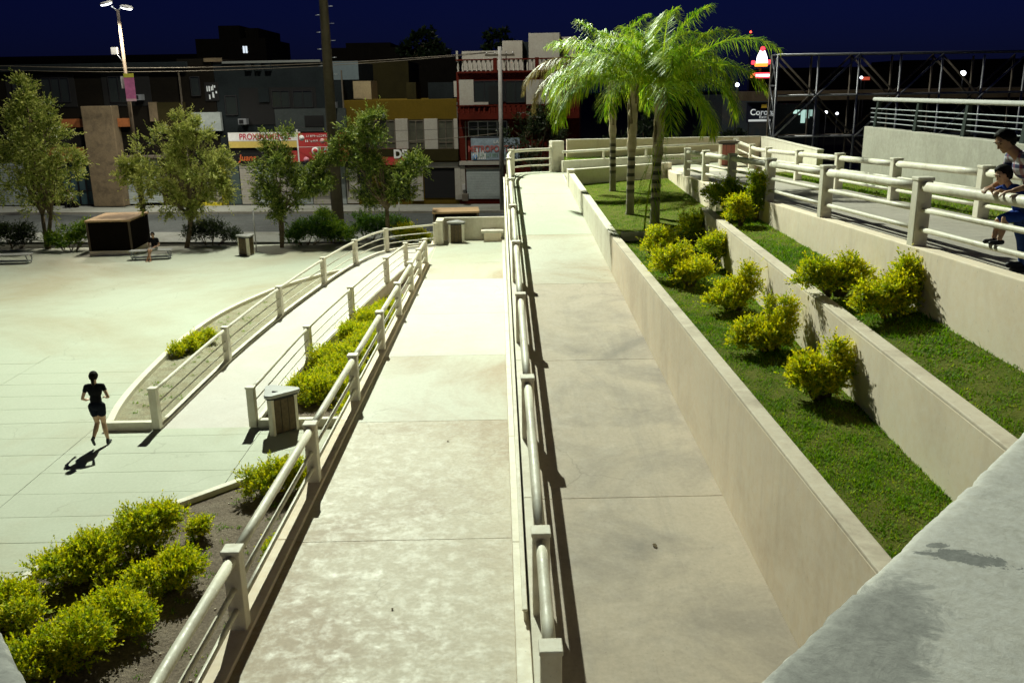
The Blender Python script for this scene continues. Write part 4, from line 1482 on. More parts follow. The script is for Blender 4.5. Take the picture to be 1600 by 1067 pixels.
nm, xl, xr, zl, zr, y0, y1, lb = LAWNS[0]
grass('lawn_grass', lb, xl, xr, zl, zr, 5.5, 13.0, 3600, 0.06, 201)
grass('lawn_grass', 'far half of the green lawn strip beside the shrub clump', xl, xr, zl, zr, 13.0, 22.3, 2200, 0.065, 202)
nm, xl, xr, zl, zr, y0, y1, lb = LAWNS[1]
grass('lawn_grass', lb, xl, xr, zl, zr, 6.0, 21.9, 2200, 0.06, 203)
nm, xl, xr, zl, zr, y0, y1, lb = LAWNS[2]
grass('lawn_grass', lb, xl, xr, zl, zr, 22.45, 34.3, 700, 0.055, 204)
grass('lawn_grass', 'green strip along the boundary wall beyond the palms', lambda y: 2.7 + max(0, (y - 37.2)) * 2.0 * 0, lambda y: 9.5, lambda y: 4.6, lambda y: 4.6, 37.9, 39.6, 350, 0.12, 205)
grass('lawn_grass', 'dim lawn beyond the far railing of the upper ramp', lambda y: xo4(y) + 0.05, lambda y: EW(y), lambda y: z4(y) - 0.06, lambda y: z4(y) - 0.06, 10.0, 32.0, 380, 0.10, 206)


def tufts(name, label, poly_fn, n, seed, z):
    r = rng(seed)
    V, T = [], []
    for k in range(n):
        x, y = poly_fn(r)
        for q in range(14):
            d = r.normal(size=3); d[2] = abs(d[2]) * 1.2 + 0.4; d = d / np.linalg.norm(d)
            L = 0.03 + 0.07 * r.random()
            p = np.array([x, y, z]) + np.array([r.normal() * 0.04, r.normal() * 0.04, 0])
            w = unit(np.cross(d, np.array([0, 0, 1.0]))) * 0.008
            V.append([p - w, p + w, p + d * L])
            T.append(float(np.clip(0.35 + 0.25 * r.normal(), 0, 1)))
    o = link(name, quads_mesh(name, np.array(V), 3, np.array(T)), M_GRASS)
    tag(o, label, 'weeds', kind='stuff')


def dry_pt(r):
    while True:
        x, y = -7.4 + 4.1 * r.random(), 9.0 + 7.5 * r.random()
        if x > -7.6 + max(0, (y - 13)) * 0.85:
            return x, y


tufts('weeds', 'scattered weeds on the dry bed at lower left', dry_pt, 160, 301, 0.08)
tufts('weeds', 'scattered weeds in the sandy planter', lambda r: (lambda y: (-9.2 + 1.2 * r.random() - 0.3 * (y > 22), y))(20.5 + 12 * r.random()), 60, 302, 0.07)
# small stones and litter on the dry bed
r = rng(77)
mb = MB()
for k in range(240):
    x, y = dry_pt(r)
    s = 0.008 + 0.022 * r.random() ** 2
    a = 6.28 * r.random()
    q = [(x + s * math.cos(a + j * 1.57) * (0.8 + 0.4 * r.random()), y + s * math.sin(a + j * 1.57) * (0.8 + 0.4 * r.random())) for j in range(4)]
    mb.hexa([(u, w_, 0.07) for u, w_ in q], [(x + (u - x) * .6, y + (w_ - y) * .6, 0.08 + s * 0.8) for u, w_ in q])
tag(mb.build('pebbles', M_CAP), 'scattered pebbles on the dry bed soil', 'pebbles', kind='stuff')


# ================================================================== STREET FURNITURE
def tri_outline(s, cut, n=4):
    """triangle of side radius s with rounded corners, pointing -Y"""
    out = []
    for k in range(3):
        a = -math.pi / 2 + k * 2 * math.pi / 3
        c = Vector((math.cos(a), math.sin(a))) * (s - cut)
        for j in range(n + 1):
            b = a - math.pi / 3 + (2 * math.pi / 3) * j / n
            out.append((c.x + cut * math.cos(b), c.y + cut * math.sin(b)))
    return out


def build_bin(label, loc, rz, slat=M_WOOD, lidm=None):
    root = thing('litter_bin', label, 'bin', loc, rz, 'triangular litter bins')
    inner = tri_outline(0.40, 0.10)
    MB().prism([(x * 0.93, y * 0.93) for x, y in inner], 0.03, 0.86).build('liner', M_DARK, root)
    for k in range(3):
        a = -math.pi / 2 + k * 2 * math.pi / 3
        c = Vector((math.cos(a), math.sin(a), 0))
        t = Vector((-c.y, c.x, 0))
        # pale corner post, slightly chamfered
        q = [c * 0.405 + t * 0.058, c * 0.405 - t * 0.058, c * 0.34 - t * 0.085, c * 0.34 + t * 0.085]
        bevel(MB().prism([(p.x, p.y) for p in q], 0.0, 0.88).build('corner_post', M_CREAM, root), 0.01)
        # three slats on the side that follows this corner
        a2 = a + 2 * math.pi / 3
        c2 = Vector((math.cos(a2), math.sin(a2), 0))
        p0 = c * 0.385 + t * 0.045
        t2 = Vector((-c2.y, c2.x, 0))
        p1 = c2 * 0.385 - t2 * 0.045
        e = (p1 - p0)
        L = e.length
        e.normalize()
        nrm = Vector((e.y, -e.x, 0))
        m_ = 3
        for j in range(m_):
            s0 = p0 + e * (0.035 + (L - 0.07) * (j / m_) + 0.008)
            s1 = p0 + e * (0.035 + (L - 0.07) * ((j + 1) / m_) - 0.008)
            q = [s0 - nrm * 0.012, s1 - nrm * 0.012, s1 + nrm * 0.012, s0 + nrm * 0.012]
            bevel(MB().prism([(p.x, p.y) for p in q], 0.05, 0.83).build('slat', slat, root), 0.005)
    MB().prism([(x * 1.06, y * 1.06) for x, y in inner], 0.865, 0.915).build('rim', M_DARK, root)
    # lid with an open throw hole
    me = bpy.data.meshes.new('lid')
    bm = bmesh.new()
    hole_c = Vector((0.0, -0.16))
    outer = [(x * 1.16, y * 1.16) for x, y in tri_outline(0.42, 0.11, 6)]
    n = len(outer)
    ho = []
    for x, y in outer:
        d_ = (Vector((x, y)) - hole_c).normalized()
        ho.append((hole_c.x + d_.x * 0.095, hole_c.y + d_.y * 0.06))
    rows = [[(x, y, 0.916) for x, y in outer], [(x, y, 0.965) for x, y in outer], [(x * 0.97, y * 0.97, 0.985) for x, y in outer],
            [(x, y, 0.99) for x, y in ho], [(x, y, 0.93) for x, y in ho]]
    V = [[bm.verts.new(p) for p in row] for row in rows]
    for a_ in range(4):
        for k in range(n):
            bm.faces.new((V[a_][k], V[a_][(k + 1) % n], V[a_ + 1][(k + 1) % n], V[a_ + 1][k]))
    bm.to_mesh(me); bm.free()
    lid = link('lid', me, lidm or M_LID, root)
    MB().lathe([(0.092, 0.925), (0.092, 0.932)], 16, (hole_c.x, hole_c.y, 0)).build('throw_hole', M_BLACK, lid)
    return root


p = at(440, 672, 0)
build_bin('near triangular slatted bin with pale lid by the curved ramp foot', (p.x, p.y, 0), R_(-18))
p = at(385, 400, 0)
build_bin('slatted bin standing alone at the far edge of the plaza', (p.x, p.y + 0.2, 0), R_(25))
build_bin('slatted bin in the corner of the lower landing against the parapet', (-2.02, 41.65, 0.66), R_(58))
p = at(1135, 259, 4.43)
build_bin('reddish slatted bin on the upper path near the far corner', (p.x, p.y, zpath(p.x, p.y)), R_(60), plain('red_slats', (0.22, 0.07, 0.05), 0.6), M_RUSTY)

root = thing('concrete_bench', 'low concrete bench against the parapet on the lower landing', 'bench', (-0.33, 41.85, 0.66))
bevel(MB().box((-0.55, -0.26, 0.40), (0.5, 0.26, 0.52)).build('seat', M_CREAM, root), 0.02)
bevel(MB().box((-0.42, -0.2, -0.01), (0.4, 0.2, 0.398)).build('base', M_WALL, root), 0.01)


def mesh_bench(label, loc, rz):
    root = thing('park_bench', label, 'bench', loc, rz, 'backless plaza benches')
    for k in range(6):
        MB().box((-0.95, -0.27 + k * 0.092, 0.41), (0.95, -0.27 + k * 0.092 + 0.075, 0.45)).build('seat_slat', M_LID, root)
    for s in (-1, 1):
        mb = MB().tube([(s * 0.8, -0.26, 0.41), (s * 0.86, -0.24, 0.2), (s * 0.78, -0.26, 0.0)], 0.025, 8)
        mb.build('leg', M_STEEL, root)
        mb = MB().tube([(s * 0.8, 0.26, 0.41), (s * 0.86, 0.24, 0.2), (s * 0.78, 0.26, 0.0)], 0.025, 8)
        mb.build('leg', M_STEEL, root)
    MB().box((-0.9, -0.24, 0.10), (0.9, 0.24, 0.125)).build('lower_shelf', M_STEEL, root)
    return root


mesh_bench('grey backless bench with the seated person on it', (-16.55, 42.3, 0), R_(8))
p = at(18, 412, 0)
mesh_bench('empty grey backless bench at the left picture edge', (p.x, p.y, 0), R_(3))


def utility_box(label, loc, rz, w, dpt, h):
    root = thing('utility_box', label, 'utility box', loc, rz)
    MB().box((-w / 2 + 0.04, -dpt / 2 + 0.04, 0.0), (w / 2 - 0.04, dpt / 2 - 0.04, 0.22)).build('plinth', M_WALL, root)
    bevel(MB().box((-w / 2 + 0.05, -dpt / 2 + 0.06, 0.22), (w / 2 - 0.05, dpt / 2 - 0.05, h - 0.09)).build('cabinet', M_BOXSIDE, root), 0.01)
    for s in (-1, 1):
        MB().box((s * (w / 2 - 0.09) - 0.05, -dpt / 2 + 0.03, 0.22), (s * (w / 2 - 0.09) + 0.05, -dpt / 2 + 0.058, h - 0.09)).build('corner_strip', M_LPOLE, root)
    MB().box((-w / 2 + 0.14, -dpt / 2 + 0.03, h - 0.3), (w / 2 - 0.14, -dpt / 2 + 0.058, h - 0.09)).build('fascia', M_BOXSIDE, root)
    bevel(MB().box((-w / 2, -dpt / 2, h - 0.089), (w / 2, dpt / 2, h)).build('roof', M_TANROOF, root), 0.01)
    return root


utility_box('black utility box with a tan roof left of the seated person', (-19.05, 45.0, 0), R_(4), 2.15, 3.0, 1.72)
p = at(712, 327.5, 1.7)
utility_box('utility box with pinkish tan roof seen over the landing parapet', (p.x, p.y, 0), R_(3), 2.35, 1.7, 1.7)

# thin white post by the free standing bin, and its like
p = at(401, 393, 0)
o = MB().tube([(0, 0, -0.02), (0, 0, 2.05)], 0.03, 8).build('marker_post', M_LID, None, (p.x, p.y, 0))
tag(o, 'thin white post beside the free standing bin', 'post')
p = at(619, 345, 0)
o = MB().tube([(0, 0, -0.02), (0, 0, 2.0)], 0.03, 8).build('marker_post', M_LID, None, (-5.4, 48.5, 0))
tag(o, 'thin pale post behind the dark tree by the mast', 'post')

# floodlight mast
root = thing('floodlight_mast', 'thick tall mast with step bolts rising out of the picture', 'mast', (MAST[0], MAST[1], 0))
MB().tube([(0, 0, -0.1), (0, 0, 12), (0, 0, MAST_H - 0.6)], [0.34, 0.225, 0.12], 20).build('pole', M_POLE, root)
for k in range(11):
    z = 8.4 + k * 0.42
    s = -1 if k % 2 else 1
    rad = 0.34 - 0.115 * z / 12
    MB().tube([(s * rad * 0.95, 0, z), (s * (rad + 0.24), 0, z)], 0.018, 6).build('step_bolt', M_STEEL, root)
MB().lathe([(0.15, MAST_H - 0.75), (0.7, MAST_H - 0.72), (0.7, MAST_H - 0.62), (0.15, MAST_H - 0.6)], 24).build('head_ring', M_STEEL, root)
for k in range(6):
    a = -math.pi / 2 + k * math.pi / 3
    hd = MB().box((-0.28, -0.12, -0.22), (0.28, 0.1, 0.22)).build('flood_head', M_DARK, root, (0.62 * math.cos(a), 0.62 * math.sin(a), MAST_H - 0.3), (R_(35), 0, a + math.pi / 2))
    MB().box((-0.24, -0.13, -0.18), (0.24, -0.122, 0.18)).build('lens', M_LAMP, hd)

# double headed street lamp with banner
p = at(225, 345, 0)
root = thing('street_lamp', 'tall leaning street lamp with two lit heads and a pink banner', 'street lamp', (-22.2, 56.3, 0))
TOPZ = 12.35
MB().tube([(0, 0, -0.05), (0, 0, 6), (0, 0, TOPZ)], [0.17, 0.12, 0.075], 14).build('pole', M_LPOLE, root)
hs = []
for s in (-1, 1):
    MB().tube([(0, 0, TOPZ - 0.1), (s * 0.3, -0.1, TOPZ + 0.18)], 0.04, 8).build('arm', M_STEEL, root)
    hd = thing('x', None, None)
    bpy.data.objects.remove(hd)
    prof = MB()
    prof.lathe([(0.02, 0.10), (0.22, 0.085), (0.30, 0.0), (0.27, -0.03)], 16)
    h_ = prof.build('lamp_head', M_LID, root, (s * 0.58, -0.12, TOPZ + (0.36 if s < 0 else 0.12)), (R_(14), R_(s * 12), 0))
    h_.scale = (1.35, 0.9, 1)
    MB().lathe([(0.26, -0.028), (0.22, -0.10), (0.05, -0.13)], 16).build('lamp_glass', M_LAMP, h_)
    add_light('street_lamp_light', 'SPOT', (-22.2 + s * 0.75, 56.0, TOPZ - 0.1), 3500, (1.0, 0.95, 0.82), 0.2, aim=(-22.2 + s * 3.5, 55.0, 0), size=125, blend=0.6)
bz = MB()
MB().box((-0.02, -0.33, 7.30), (0.56, -0.30, 8.52)).build('banner', plain('banner_pink', (0.55, 0.16, 0.34), 0.7, 0, 0.25, 3.0), root)
MB().box((-0.02, -0.335, 8.522), (0.56, -0.295, 8.75)).build('banner_top', plain('banner_yellow', (0.48, 0.46, 0.05), 0.7), root)
MB().box((-0.02, -0.335, 7.16), (0.56, -0.295, 7.298)).build('banner_foot', plain('banner_pale', (0.75, 0.5, 0.55), 0.7), root)
MB().box((-0.24, -0.27, 7.9), (0.0, -0.25, 8.6)).build('side_banner', M_LID, root)
for zz in (7.25, 8.7):
    MB().tube([(0, 0, zz), (0.3, -0.31, zz)], 0.02, 6).build('banner_arm', M_STEEL, root)
MB().tube([(0, 0, 9.3), (-0.35, -0.05, 9.85), (-0.45, -0.05, 9.9)], 0.03, 6).build('arm', M_STEEL, root)
MB().box((-0.62, -0.2, 9.85), (-0.28, 0.15, 10.25)).build('spot_housing', M_LID, root)

# grey electricity pole at the maroon building and its wires
EP = (0.2, 57.2)
root = thing('electricity_pole', 'thin grey electricity pole with crossarm by the maroon building', 'utility pole', (EP[0], EP[1], 0.1))
MB().tube([(0, 0, -0.1), (0, 0, 9.9)], [0.17, 0.11], 12).build('pole', concrete('grey_pole', (0.30, 0.30, 0.28)), root)
MB().box((-0.9, -0.06, 9.35), (0.9, 0.06, 9.47)).build('crossarm', M_RUSTY, root)
for x in (-0.8, -0.3, 0.4, 0.8):
    MB().lathe([(0.03, 9.47), (0.05, 9.52), (0.03, 9.6)], 8, (x, 0, 0)).build('insulator', M_LID, root)


def cable(label, a, b, sag, r=0.014, mat=None):
    a, b = Vector(a), Vector(b)
    path = []
    for k in range(17):
        t = k / 16
        q = a.lerp(b, t)
        q.z -= sag * 4 * t * (1 - t)
        path.append(q - a)
    o = MB().tube(path, r, 5).build('overhead_cable', mat or M_RUSTY, None, a)
    tag(o, label, 'cable', 'overhead cables')


cable('highest overhead cable running left from the electricity pole', (EP[0] - 0.8, EP[1], 9.68), (-45, 60.5, 10.4), 0.9, 0.022)
cable('second overhead cable just under the highest one', (EP[0] - 0.3, EP[1], 9.68), (-45, 61.2, 10.15), 1.0, 0.018)
cable('low service cable crossing the window band of the ochre building', (EP[0], EP[1] - 0.1, 4.9), (-12.5, 60.9, 4.4), 0.25, 0.02)
cable('thin low cable across the white pillars of the ochre building', (EP[0], EP[1] - 0.1, 5.4), (-13.5, 60.9, 5.35), 0.3, 0.012, M_DARK)

# ================================================================== BUILDINGS ACROSS THE STREET
FU = Vector((0.9948, -0.1019, 0))
FN = Vector((-0.1019, -0.9948, 0))        # towards the camera
FO = Vector((-3.46, 60.72, 0))
FROT = math.atan2(FU.y, FU.x)


def fac(x, y, out=0.0):
    """photo position -> (u, z) on the facade plane pushed out towards the camera"""
    d = ray(x, y)
    o = Vector(CAM)
    P0 = FO + FN * out
    t = (P0 - o).dot(FN) / d.dot(FN)
    p = o + d * t
    return (p - FO).dot(FU), p.z


class Bld:
    def __init__(s, name, label, x0, x1, ytop, wall, depth=9.0, ybase=318):
        ym = 240
        s.u0 = fac(x0, ym)[0]
        s.u1 = fac(x1, ym)[0]
        s.h = fac((x0 + x1) / 2, ytop)[1]
        base = FO + FU * s.u0
        s.root = thing(name, label, 'building', (base.x, base.y, 0.1), FROT)
        s.n = {}
        bevel(MB().box((0, 0, 0), (s.u1 - s.u0, depth, s.h - 0.1)).build('walls', wall, s.root), 0.02)

    def rect(s, x0, y0, x1, y1, out=0.0):
        um, zm = (x0 + x1) / 2, (y0 + y1) / 2
        return (fac(x0, zm, out)[0] - s.u0, fac(x1, zm, out)[0] - s.u0, fac(um, y1, out)[1] - 0.1, fac(um, y0, out)[1] - 0.1)

    def part(s, name, mat, x0, y0, x1, y1, out=0.06, back=0.0, parent=None, bev=0.0):
        a, b, c, d = s.rect(x0, y0, x1, y1, out)
        c = max(c, 0.0)
        o = MB().box((a, -out, c), (b, -back + 0.02, d)).build(name, mat, parent or s.root)
        if bev:
            bevel(o, bev)
        return o

    def shutter(s, mat, x0, y0, x1, y1, out=0.06):
        a, b, c, d = s.rect(x0, y0, x1, y1, out)
        c = max(c, 0.0)
        o = MB().box((a, -out + 0.025, c), (b, 0.02, d)).build('shutter', mat, s.root)
        n = max(3, int((d - c) / 0.16))
        me = MB().box((a + 0.03, -out, 0), (b - 0.03, -out + 0.023, (d - c) / n - 0.025)).mesh('shutter_slat')
        me.materials.append(mat)
        for k in range(n):
            link('shutter_slat', me, None, o, (0, 0, c + (d - c) * k / n + 0.01))
        MB().box((a - 0.05, -out - 0.06, d), (b + 0.05, 0.02, d + 0.14)).build('shutter_box', M_RUSTY, o)
        return o

    def window(s, x0, y0, x1, y1, cols=2, rows=1, frame=None, glass=None, out=0.05, split=None):
        """frame bars in front of recessed dark panes"""
        a, b, c, d = s.rect(x0, y0, x1, y1, out)
        w = MB().box((a, -0.025, c), (b, 0.01, d)).build('window', M_BLACK, s.root)
        fm = frame or M_STEEL
        xs = [a + (b - a) * k / cols for k in range(cols + 1)]
        zs = [c + (d - c) * k / rows for k in range(rows + 1)]
        if split:
            zs = [c, c + (d - c) * split, d]
            rows = 2
        for i in range(cols):
            for j in range(rows):
                MB().box((xs[i] + 0.03, -0.035, zs[j] + 0.03), (xs[i + 1] - 0.03, -0.027, zs[j + 1] - 0.03)).build('pane', glass or M_GLASS, w)
        for x in xs:
            MB().box((x - 0.03, -out, c), (x + 0.03, -0.026, d)).build('window_frame', fm, w)
        for z in zs:
            MB().box((a + 0.031, -out + 0.003, z - 0.03), (b - 0.031, -0.0265, z + 0.03)).build('window_frame', fm, w)
        return w


def text_obj(s, size, mat, parent, loc, rot, depth=0.015, shear=0.0, squeeze=1.0, bold=0.0):
    cu = bpy.data.curves.new('lettering', 'FONT')
    cu.body = s
    cu.size = size
    cu.extrude = depth
    cu.shear = shear
    cu.offset = bold
    cu.align_x = 'CENTER'
    cu.align_y = 'CENTER'
    tmp = bpy.data.objects.new('tmp', cu)
    COL.objects.link(tmp)
    dg = bpy.context.evaluated_depsgraph_get()
    me = bpy.data.meshes.new_from_object(tmp.evaluated_get(dg))
    bpy.data.objects.remove(tmp)
    me.materials.clear()
    o = link('lettering', me, mat, parent, loc, rot)
    o.scale = (squeeze, 1, 1)
    return o


def sign(name, label, bx, x0, y0, x1, y1, mat, out=0.12, th=0.06):
    u0, z0 = fac(x0, (y0 + y1) / 2, out)[0], fac((x0 + x1) / 2, y1, out)[1]
    u1, z1_ = fac(x1, (y0 + y1) / 2, out)[0], fac((x0 + x1) / 2, y0, out)[1]
    c = FO + FU * ((u0 + u1) / 2) + FN * out
    root = thing(name, label, 'sign', (c.x, c.y, z0), FROT)
    w, h = u1 - u0, z1_ - z0
    MB().box((-w / 2, 0.0, 0), (w / 2, th, h)).build('sign_board', mat, root)
    return root, w, h


m, nt, b = _new('window_glass')
b.inputs['Base Color'].default_value = (0.02, 0.025, 0.022, 1)
b.inputs['Roughness'].default_value = 0.12
M_GLASS = m
M_GLASSB = plain('curtained_glass', (0.07, 0.07, 0.05), 0.3, 0, 0.35, 2.0)
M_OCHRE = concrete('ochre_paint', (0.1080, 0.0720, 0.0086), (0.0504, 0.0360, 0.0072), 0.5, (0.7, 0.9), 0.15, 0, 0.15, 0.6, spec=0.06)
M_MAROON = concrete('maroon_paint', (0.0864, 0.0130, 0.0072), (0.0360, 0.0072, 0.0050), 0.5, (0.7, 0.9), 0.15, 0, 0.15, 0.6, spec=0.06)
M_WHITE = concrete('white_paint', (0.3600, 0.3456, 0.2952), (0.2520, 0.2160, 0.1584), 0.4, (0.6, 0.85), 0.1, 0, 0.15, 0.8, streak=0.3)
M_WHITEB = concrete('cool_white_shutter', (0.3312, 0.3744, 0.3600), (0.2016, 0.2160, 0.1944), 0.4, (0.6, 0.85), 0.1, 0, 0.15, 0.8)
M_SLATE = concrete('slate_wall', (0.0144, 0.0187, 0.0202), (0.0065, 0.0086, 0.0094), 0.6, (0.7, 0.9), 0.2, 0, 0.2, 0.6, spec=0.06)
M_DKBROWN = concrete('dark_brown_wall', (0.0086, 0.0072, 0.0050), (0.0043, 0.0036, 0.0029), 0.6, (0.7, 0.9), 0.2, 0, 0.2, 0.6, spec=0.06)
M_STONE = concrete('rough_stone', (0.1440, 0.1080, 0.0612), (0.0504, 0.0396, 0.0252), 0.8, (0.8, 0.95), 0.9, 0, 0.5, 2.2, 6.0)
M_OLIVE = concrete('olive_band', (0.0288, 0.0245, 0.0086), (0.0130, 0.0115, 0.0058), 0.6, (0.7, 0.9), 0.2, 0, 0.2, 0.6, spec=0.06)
M_ORANGE = plain('orange_fascia', (0.30, 0.10, 0.03), 0.6, 0, 0.2)
M_YELLOW = plain('yellow_paint', (0.50, 0.42, 0.02), 0.6, 0, 0.2)
M_RED = plain('banner_red', (0.42, 0.035, 0.035), 0.6, 0, 0.15, 2.0)
M_TXTWHITE = plain('lettering_white', (0.75, 0.75, 0.72), 0.6)
M_TXTRED = plain('lettering_red', (0.45, 0.03, 0.06), 0.6)
M_TXTORANGE = plain('lettering_orange', (0.55, 0.12, 0.03), 0.6)
RX = (R_(90), 0, 0)

# ---- A: long dark building at far left
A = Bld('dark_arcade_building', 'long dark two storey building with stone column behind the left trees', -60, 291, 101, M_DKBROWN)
A.part('roof_edge', M_SLATE, -60, 100, 291, 111, 0.25, 0, bev=0.02)
A.part('upper_opening', M_BLACK, 10, 118, 118, 168, 0.03)
A.part('upper_opening', M_BLACK, 160, 114, 235, 166, 0.03)
A.part('stone_column', M_STONE, 136, 166, 184, 323, 0.9, -0.05, bev=0.04)
A.part('beam', M_ORANGE, 95, 186, 200, 199, 0.35)
A.part('sign_fascia', M_ORANGE, 60, 231, 146, 253, 0.4)
A.part('balcony_void', M_BLACK, 60, 200, 136, 230, 0.1)
A.window(98, 254, 158, 320, 5, 3, M_DARK, plain('teal_glass', (0.05, 0.09, 0.10), 0.15), 0.12)
A.shutter(M_WHITEB, -20, 252, 40, 321, 0.08)
A.shutter(M_WHITEB, 182, 250, 212, 319, 0.10)
A.shutter(M_WHITEB, 222, 250, 252, 317, 0.10)
A.part('upper_pier', M_STONE, 233, 160, 246, 190, 0.15)
A.part('upper_wall', M_OLIVE, 247, 160, 291, 205, 0.12)
A.part('plinth', M_OLIVE, 252, 250, 291, 318, 0.12)
# ---- B: dark building with the lit window
B = Bld('dark_narrow_building', 'narrow dark building with one glinting upstairs window', 291.5, 346, 92, M_DKBROWN)
B.part('cornice', M_STONE, 318, 91, 346, 97, 0.1)
w = B.part('window', M_BLACK, 320, 129, 341, 158, 0.05)
rr = random.Random(5)
ls = [0]
for k in range(9):
    x = 322.5 + rr.uniform(0, 15); y = 131 + rr.uniform(0, 18)
    B.part('curtain_fold', plain('curtain_%d' % k, (0.75, 0.8, 0.82), 0.6), x, y, x + rr.uniform(1.0, 2.2), y + rr.uniform(3.0, 9.0), 0.09, parent=w)
B.part('canopy', M_WHITEB, 300, 176, 345, 205, 0.3)
B.shutter(M_WHITE, 322, 262, 345, 318, 0.06)
B.part('door_jamb', M_YELLOW, 346, 262, 354, 320, 0.18)
B.part('low_wall', M_YELLOW, 296, 317, 346, 323, 0.25)
# ---- C: slate building with banners
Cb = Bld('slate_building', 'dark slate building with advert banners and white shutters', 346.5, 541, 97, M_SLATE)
Cb.part('roof_edge', plain('pale_edge', (0.16, 0.17, 0.16), 0.8), 346.5, 95, 500, 98.5, 0.12)
Cb.part('recess', M_BLACK, 375, 137, 495, 195, 0.03)
Cb.part('pier', M_SLATE, 404, 138, 420, 160, 0.10)
for x in (383, 398, 414):
    Cb.part('roof_block', M_SLATE, x, 100, x + 9, 111, 0.16)
Cb.part('lower_wall', concrete('dim_green_wall', (0.0288, 0.0374, 0.0360), (0.0144, 0.0187, 0.0180)), 430, 170, 541, 206, 0.15)
Cb.part('recess', M_BLACK, 476, 181, 506, 198, 0.18)
Cb.part('fascia', M_BLACK, 346.5, 230, 465, 254, 0.12)
Cb.part('door_recess', plain('dim_door', (0.05, 0.075, 0.07), 0.6), 353, 258, 375, 319, 0.05)
for k, (a_, b_) in enumerate(((376, 400), (401, 428), (429, 458), (459, 487), (488, 515), (516, 540))):
    Cb.shutter(M_WHITEB if k % 2 else M_WHITE, a_, 256, b_, 319, 0.07 + 0.01 * (k % 2))
Cb.part('balcony_glazing', plain('dim_teal', (0.10, 0.13, 0.14), 0.6), 520, 96, 560, 125, 0.02)
# ---- D: ochre building
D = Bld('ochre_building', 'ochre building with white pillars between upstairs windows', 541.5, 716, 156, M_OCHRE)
D.part('roof_room', concrete('tan_block', (0.30, 0.24, 0.13)), 552, 127, 580, 155.5, -1.2, -3.0)
D.part('roof_room', M_OLIVE, 635, 129, 650, 155.5, -1.2, -3.0)
D.part('roof_room', M_SLATE, 669, 129, 708, 155.5, -1.2, -3.0)
D.part('roof_pier', M_WHITE, 709, 127, 714, 152, -0.5, -1.0)
D.part('window_band', M_OLIVE, 560, 187, 716, 233, 0.02)
for a_, b_ in ((570, 580), (618, 637.5), (663, 684), (709, 715.5)):
    D.part('pillar', M_WHITE, a_, 186, b_, 233.5, 0.16, bev=0.02)
D.window(581, 189, 617, 232, 3, 2, M_RUSTY, M_GLASSB, 0.08, split=0.22)
D.window(638.5, 189, 662, 232, 2, 2, M_RUSTY, M_GLASSB, 0.08, split=0.22)
D.window(685, 189, 708, 232, 2, 2, M_RUSTY, M_GLASSB, 0.08, split=0.22)
D.part('shop_band', M_OLIVE, 545, 234, 716, 252, 0.30)
D.part('lintel', M_WHITE, 640, 254, 716, 262, 0.14)
D.part('shop_opening', M_BLACK, 560, 264, 581, 309, 0.05)
D.part('shop_opening', M_BLACK, 596, 266, 640, 312, 0.05)
D.part('shop_opening', M_BLACK, 663, 263, 710.5, 309.5, 0.05)
D.part('pier', M_WHITE, 541.5, 262, 559, 318, 0.10)
D.part('pier', M_WHITE, 641, 262, 661, 314, 0.10)
D.part('pier', M_WHITE, 711, 262, 720, 312, 0.12)
# ---- E: maroon building with balustrade
Eb = Bld('maroon_building', 'maroon building with white roof balustrade and upstairs windows', 716.5, 905, 112, M_MAROON)
zt = Eb.h - 0.1
wE = Eb.u1 - Eb.u0
bz0, bz1 = zt, fac(760, 96)[1] - 0.1
Eb.part('coping', M_MAROON, 714, 110.5, 905, 113.5, 0.2)
bal = MB().lathe([(0.07, 0), (0.07, 0.06), (0.045, 0.10), (0.085, 0.28), (0.045, 0.5), (0.035, 0.6), (0.07, 0.66), (0.07, 0.72)], 10).mesh('baluster')
bal.materials.append(M_WHITE)
nb = int(wE / 0.30)
for k in range(nb):
    if k % 9 == 8:
        MB().box((0.15 + k * 0.30 - 0.12, -0.12, bz0), (0.15 + k * 0.30 + 0.12, 0.10, bz0 + 0.85)).build('balustrade_pier', M_MAROON, Eb.root)
    else:
        link('baluster', bal, None, Eb.root, (0.15 + k * 0.30, -0.02, bz0 + 0.001))
MB().box((0, -0.13, bz0 + 0.725), (wE, 0.11, bz0 + 0.80)).build('balustrade_rail', M_MAROON, Eb.root)
Eb.part('wall_panel', M_WHITE, 717.5, 125, 740, 165, 0.10)
Eb.window(741, 127, 788, 159, 3, 1, M_DARK, M_GLASS, 0.06)
Eb.part('door', M_BLACK, 764, 135, 785, 163, 0.08)
Eb.part('sill', M_WHITE, 740, 160, 763, 164, 0.18)
Eb.part('wall_panel', M_WHITE, 822, 125, 850, 165, 0.10)
Eb.part('wall_panel', M_WHITE, 852, 128, 875, 162, 0.10)
Eb.window(790, 127, 820, 160, 2, 1, M_DARK, M_GLASS, 0.06)
Eb.part('balcony_slab', M_MAROON, 716.5, 177, 905, 186, 0.55)
lowbal = bal.copy(); lowbal.materials.clear(); lowbal.materials.append(M_MAROON)
lz = fac(750, 177)[1] - 0.1
for k in range(int(wE / 0.34)):
    o = link('baluster', lowbal, None, Eb.root, (0.15 + k * 0.34, -0.45, lz))
    o.scale = (1, 1, 0.62)
MB().box((0, -0.53, lz + 0.448), (wE, -0.37, lz + 0.52)).build('balcony_rail', M_MAROON, Eb.root)
Eb.window(732, 190, 792, 214, 4, 2, M_LID, M_GLASS, 0.07)
Eb.shutter(M_WHITEB, 729, 264, 783, 311, 0.06)
Eb.part('shutter_box', M_WHITE, 717, 252, 790, 258, 0.2)
Eb.part('pier', M_WHITE, 717.5, 259, 727, 312, 0.10)
Eb.part('planter_pot', M_RUSTY, 722, 304, 731, 314, 0.8, 0.3)
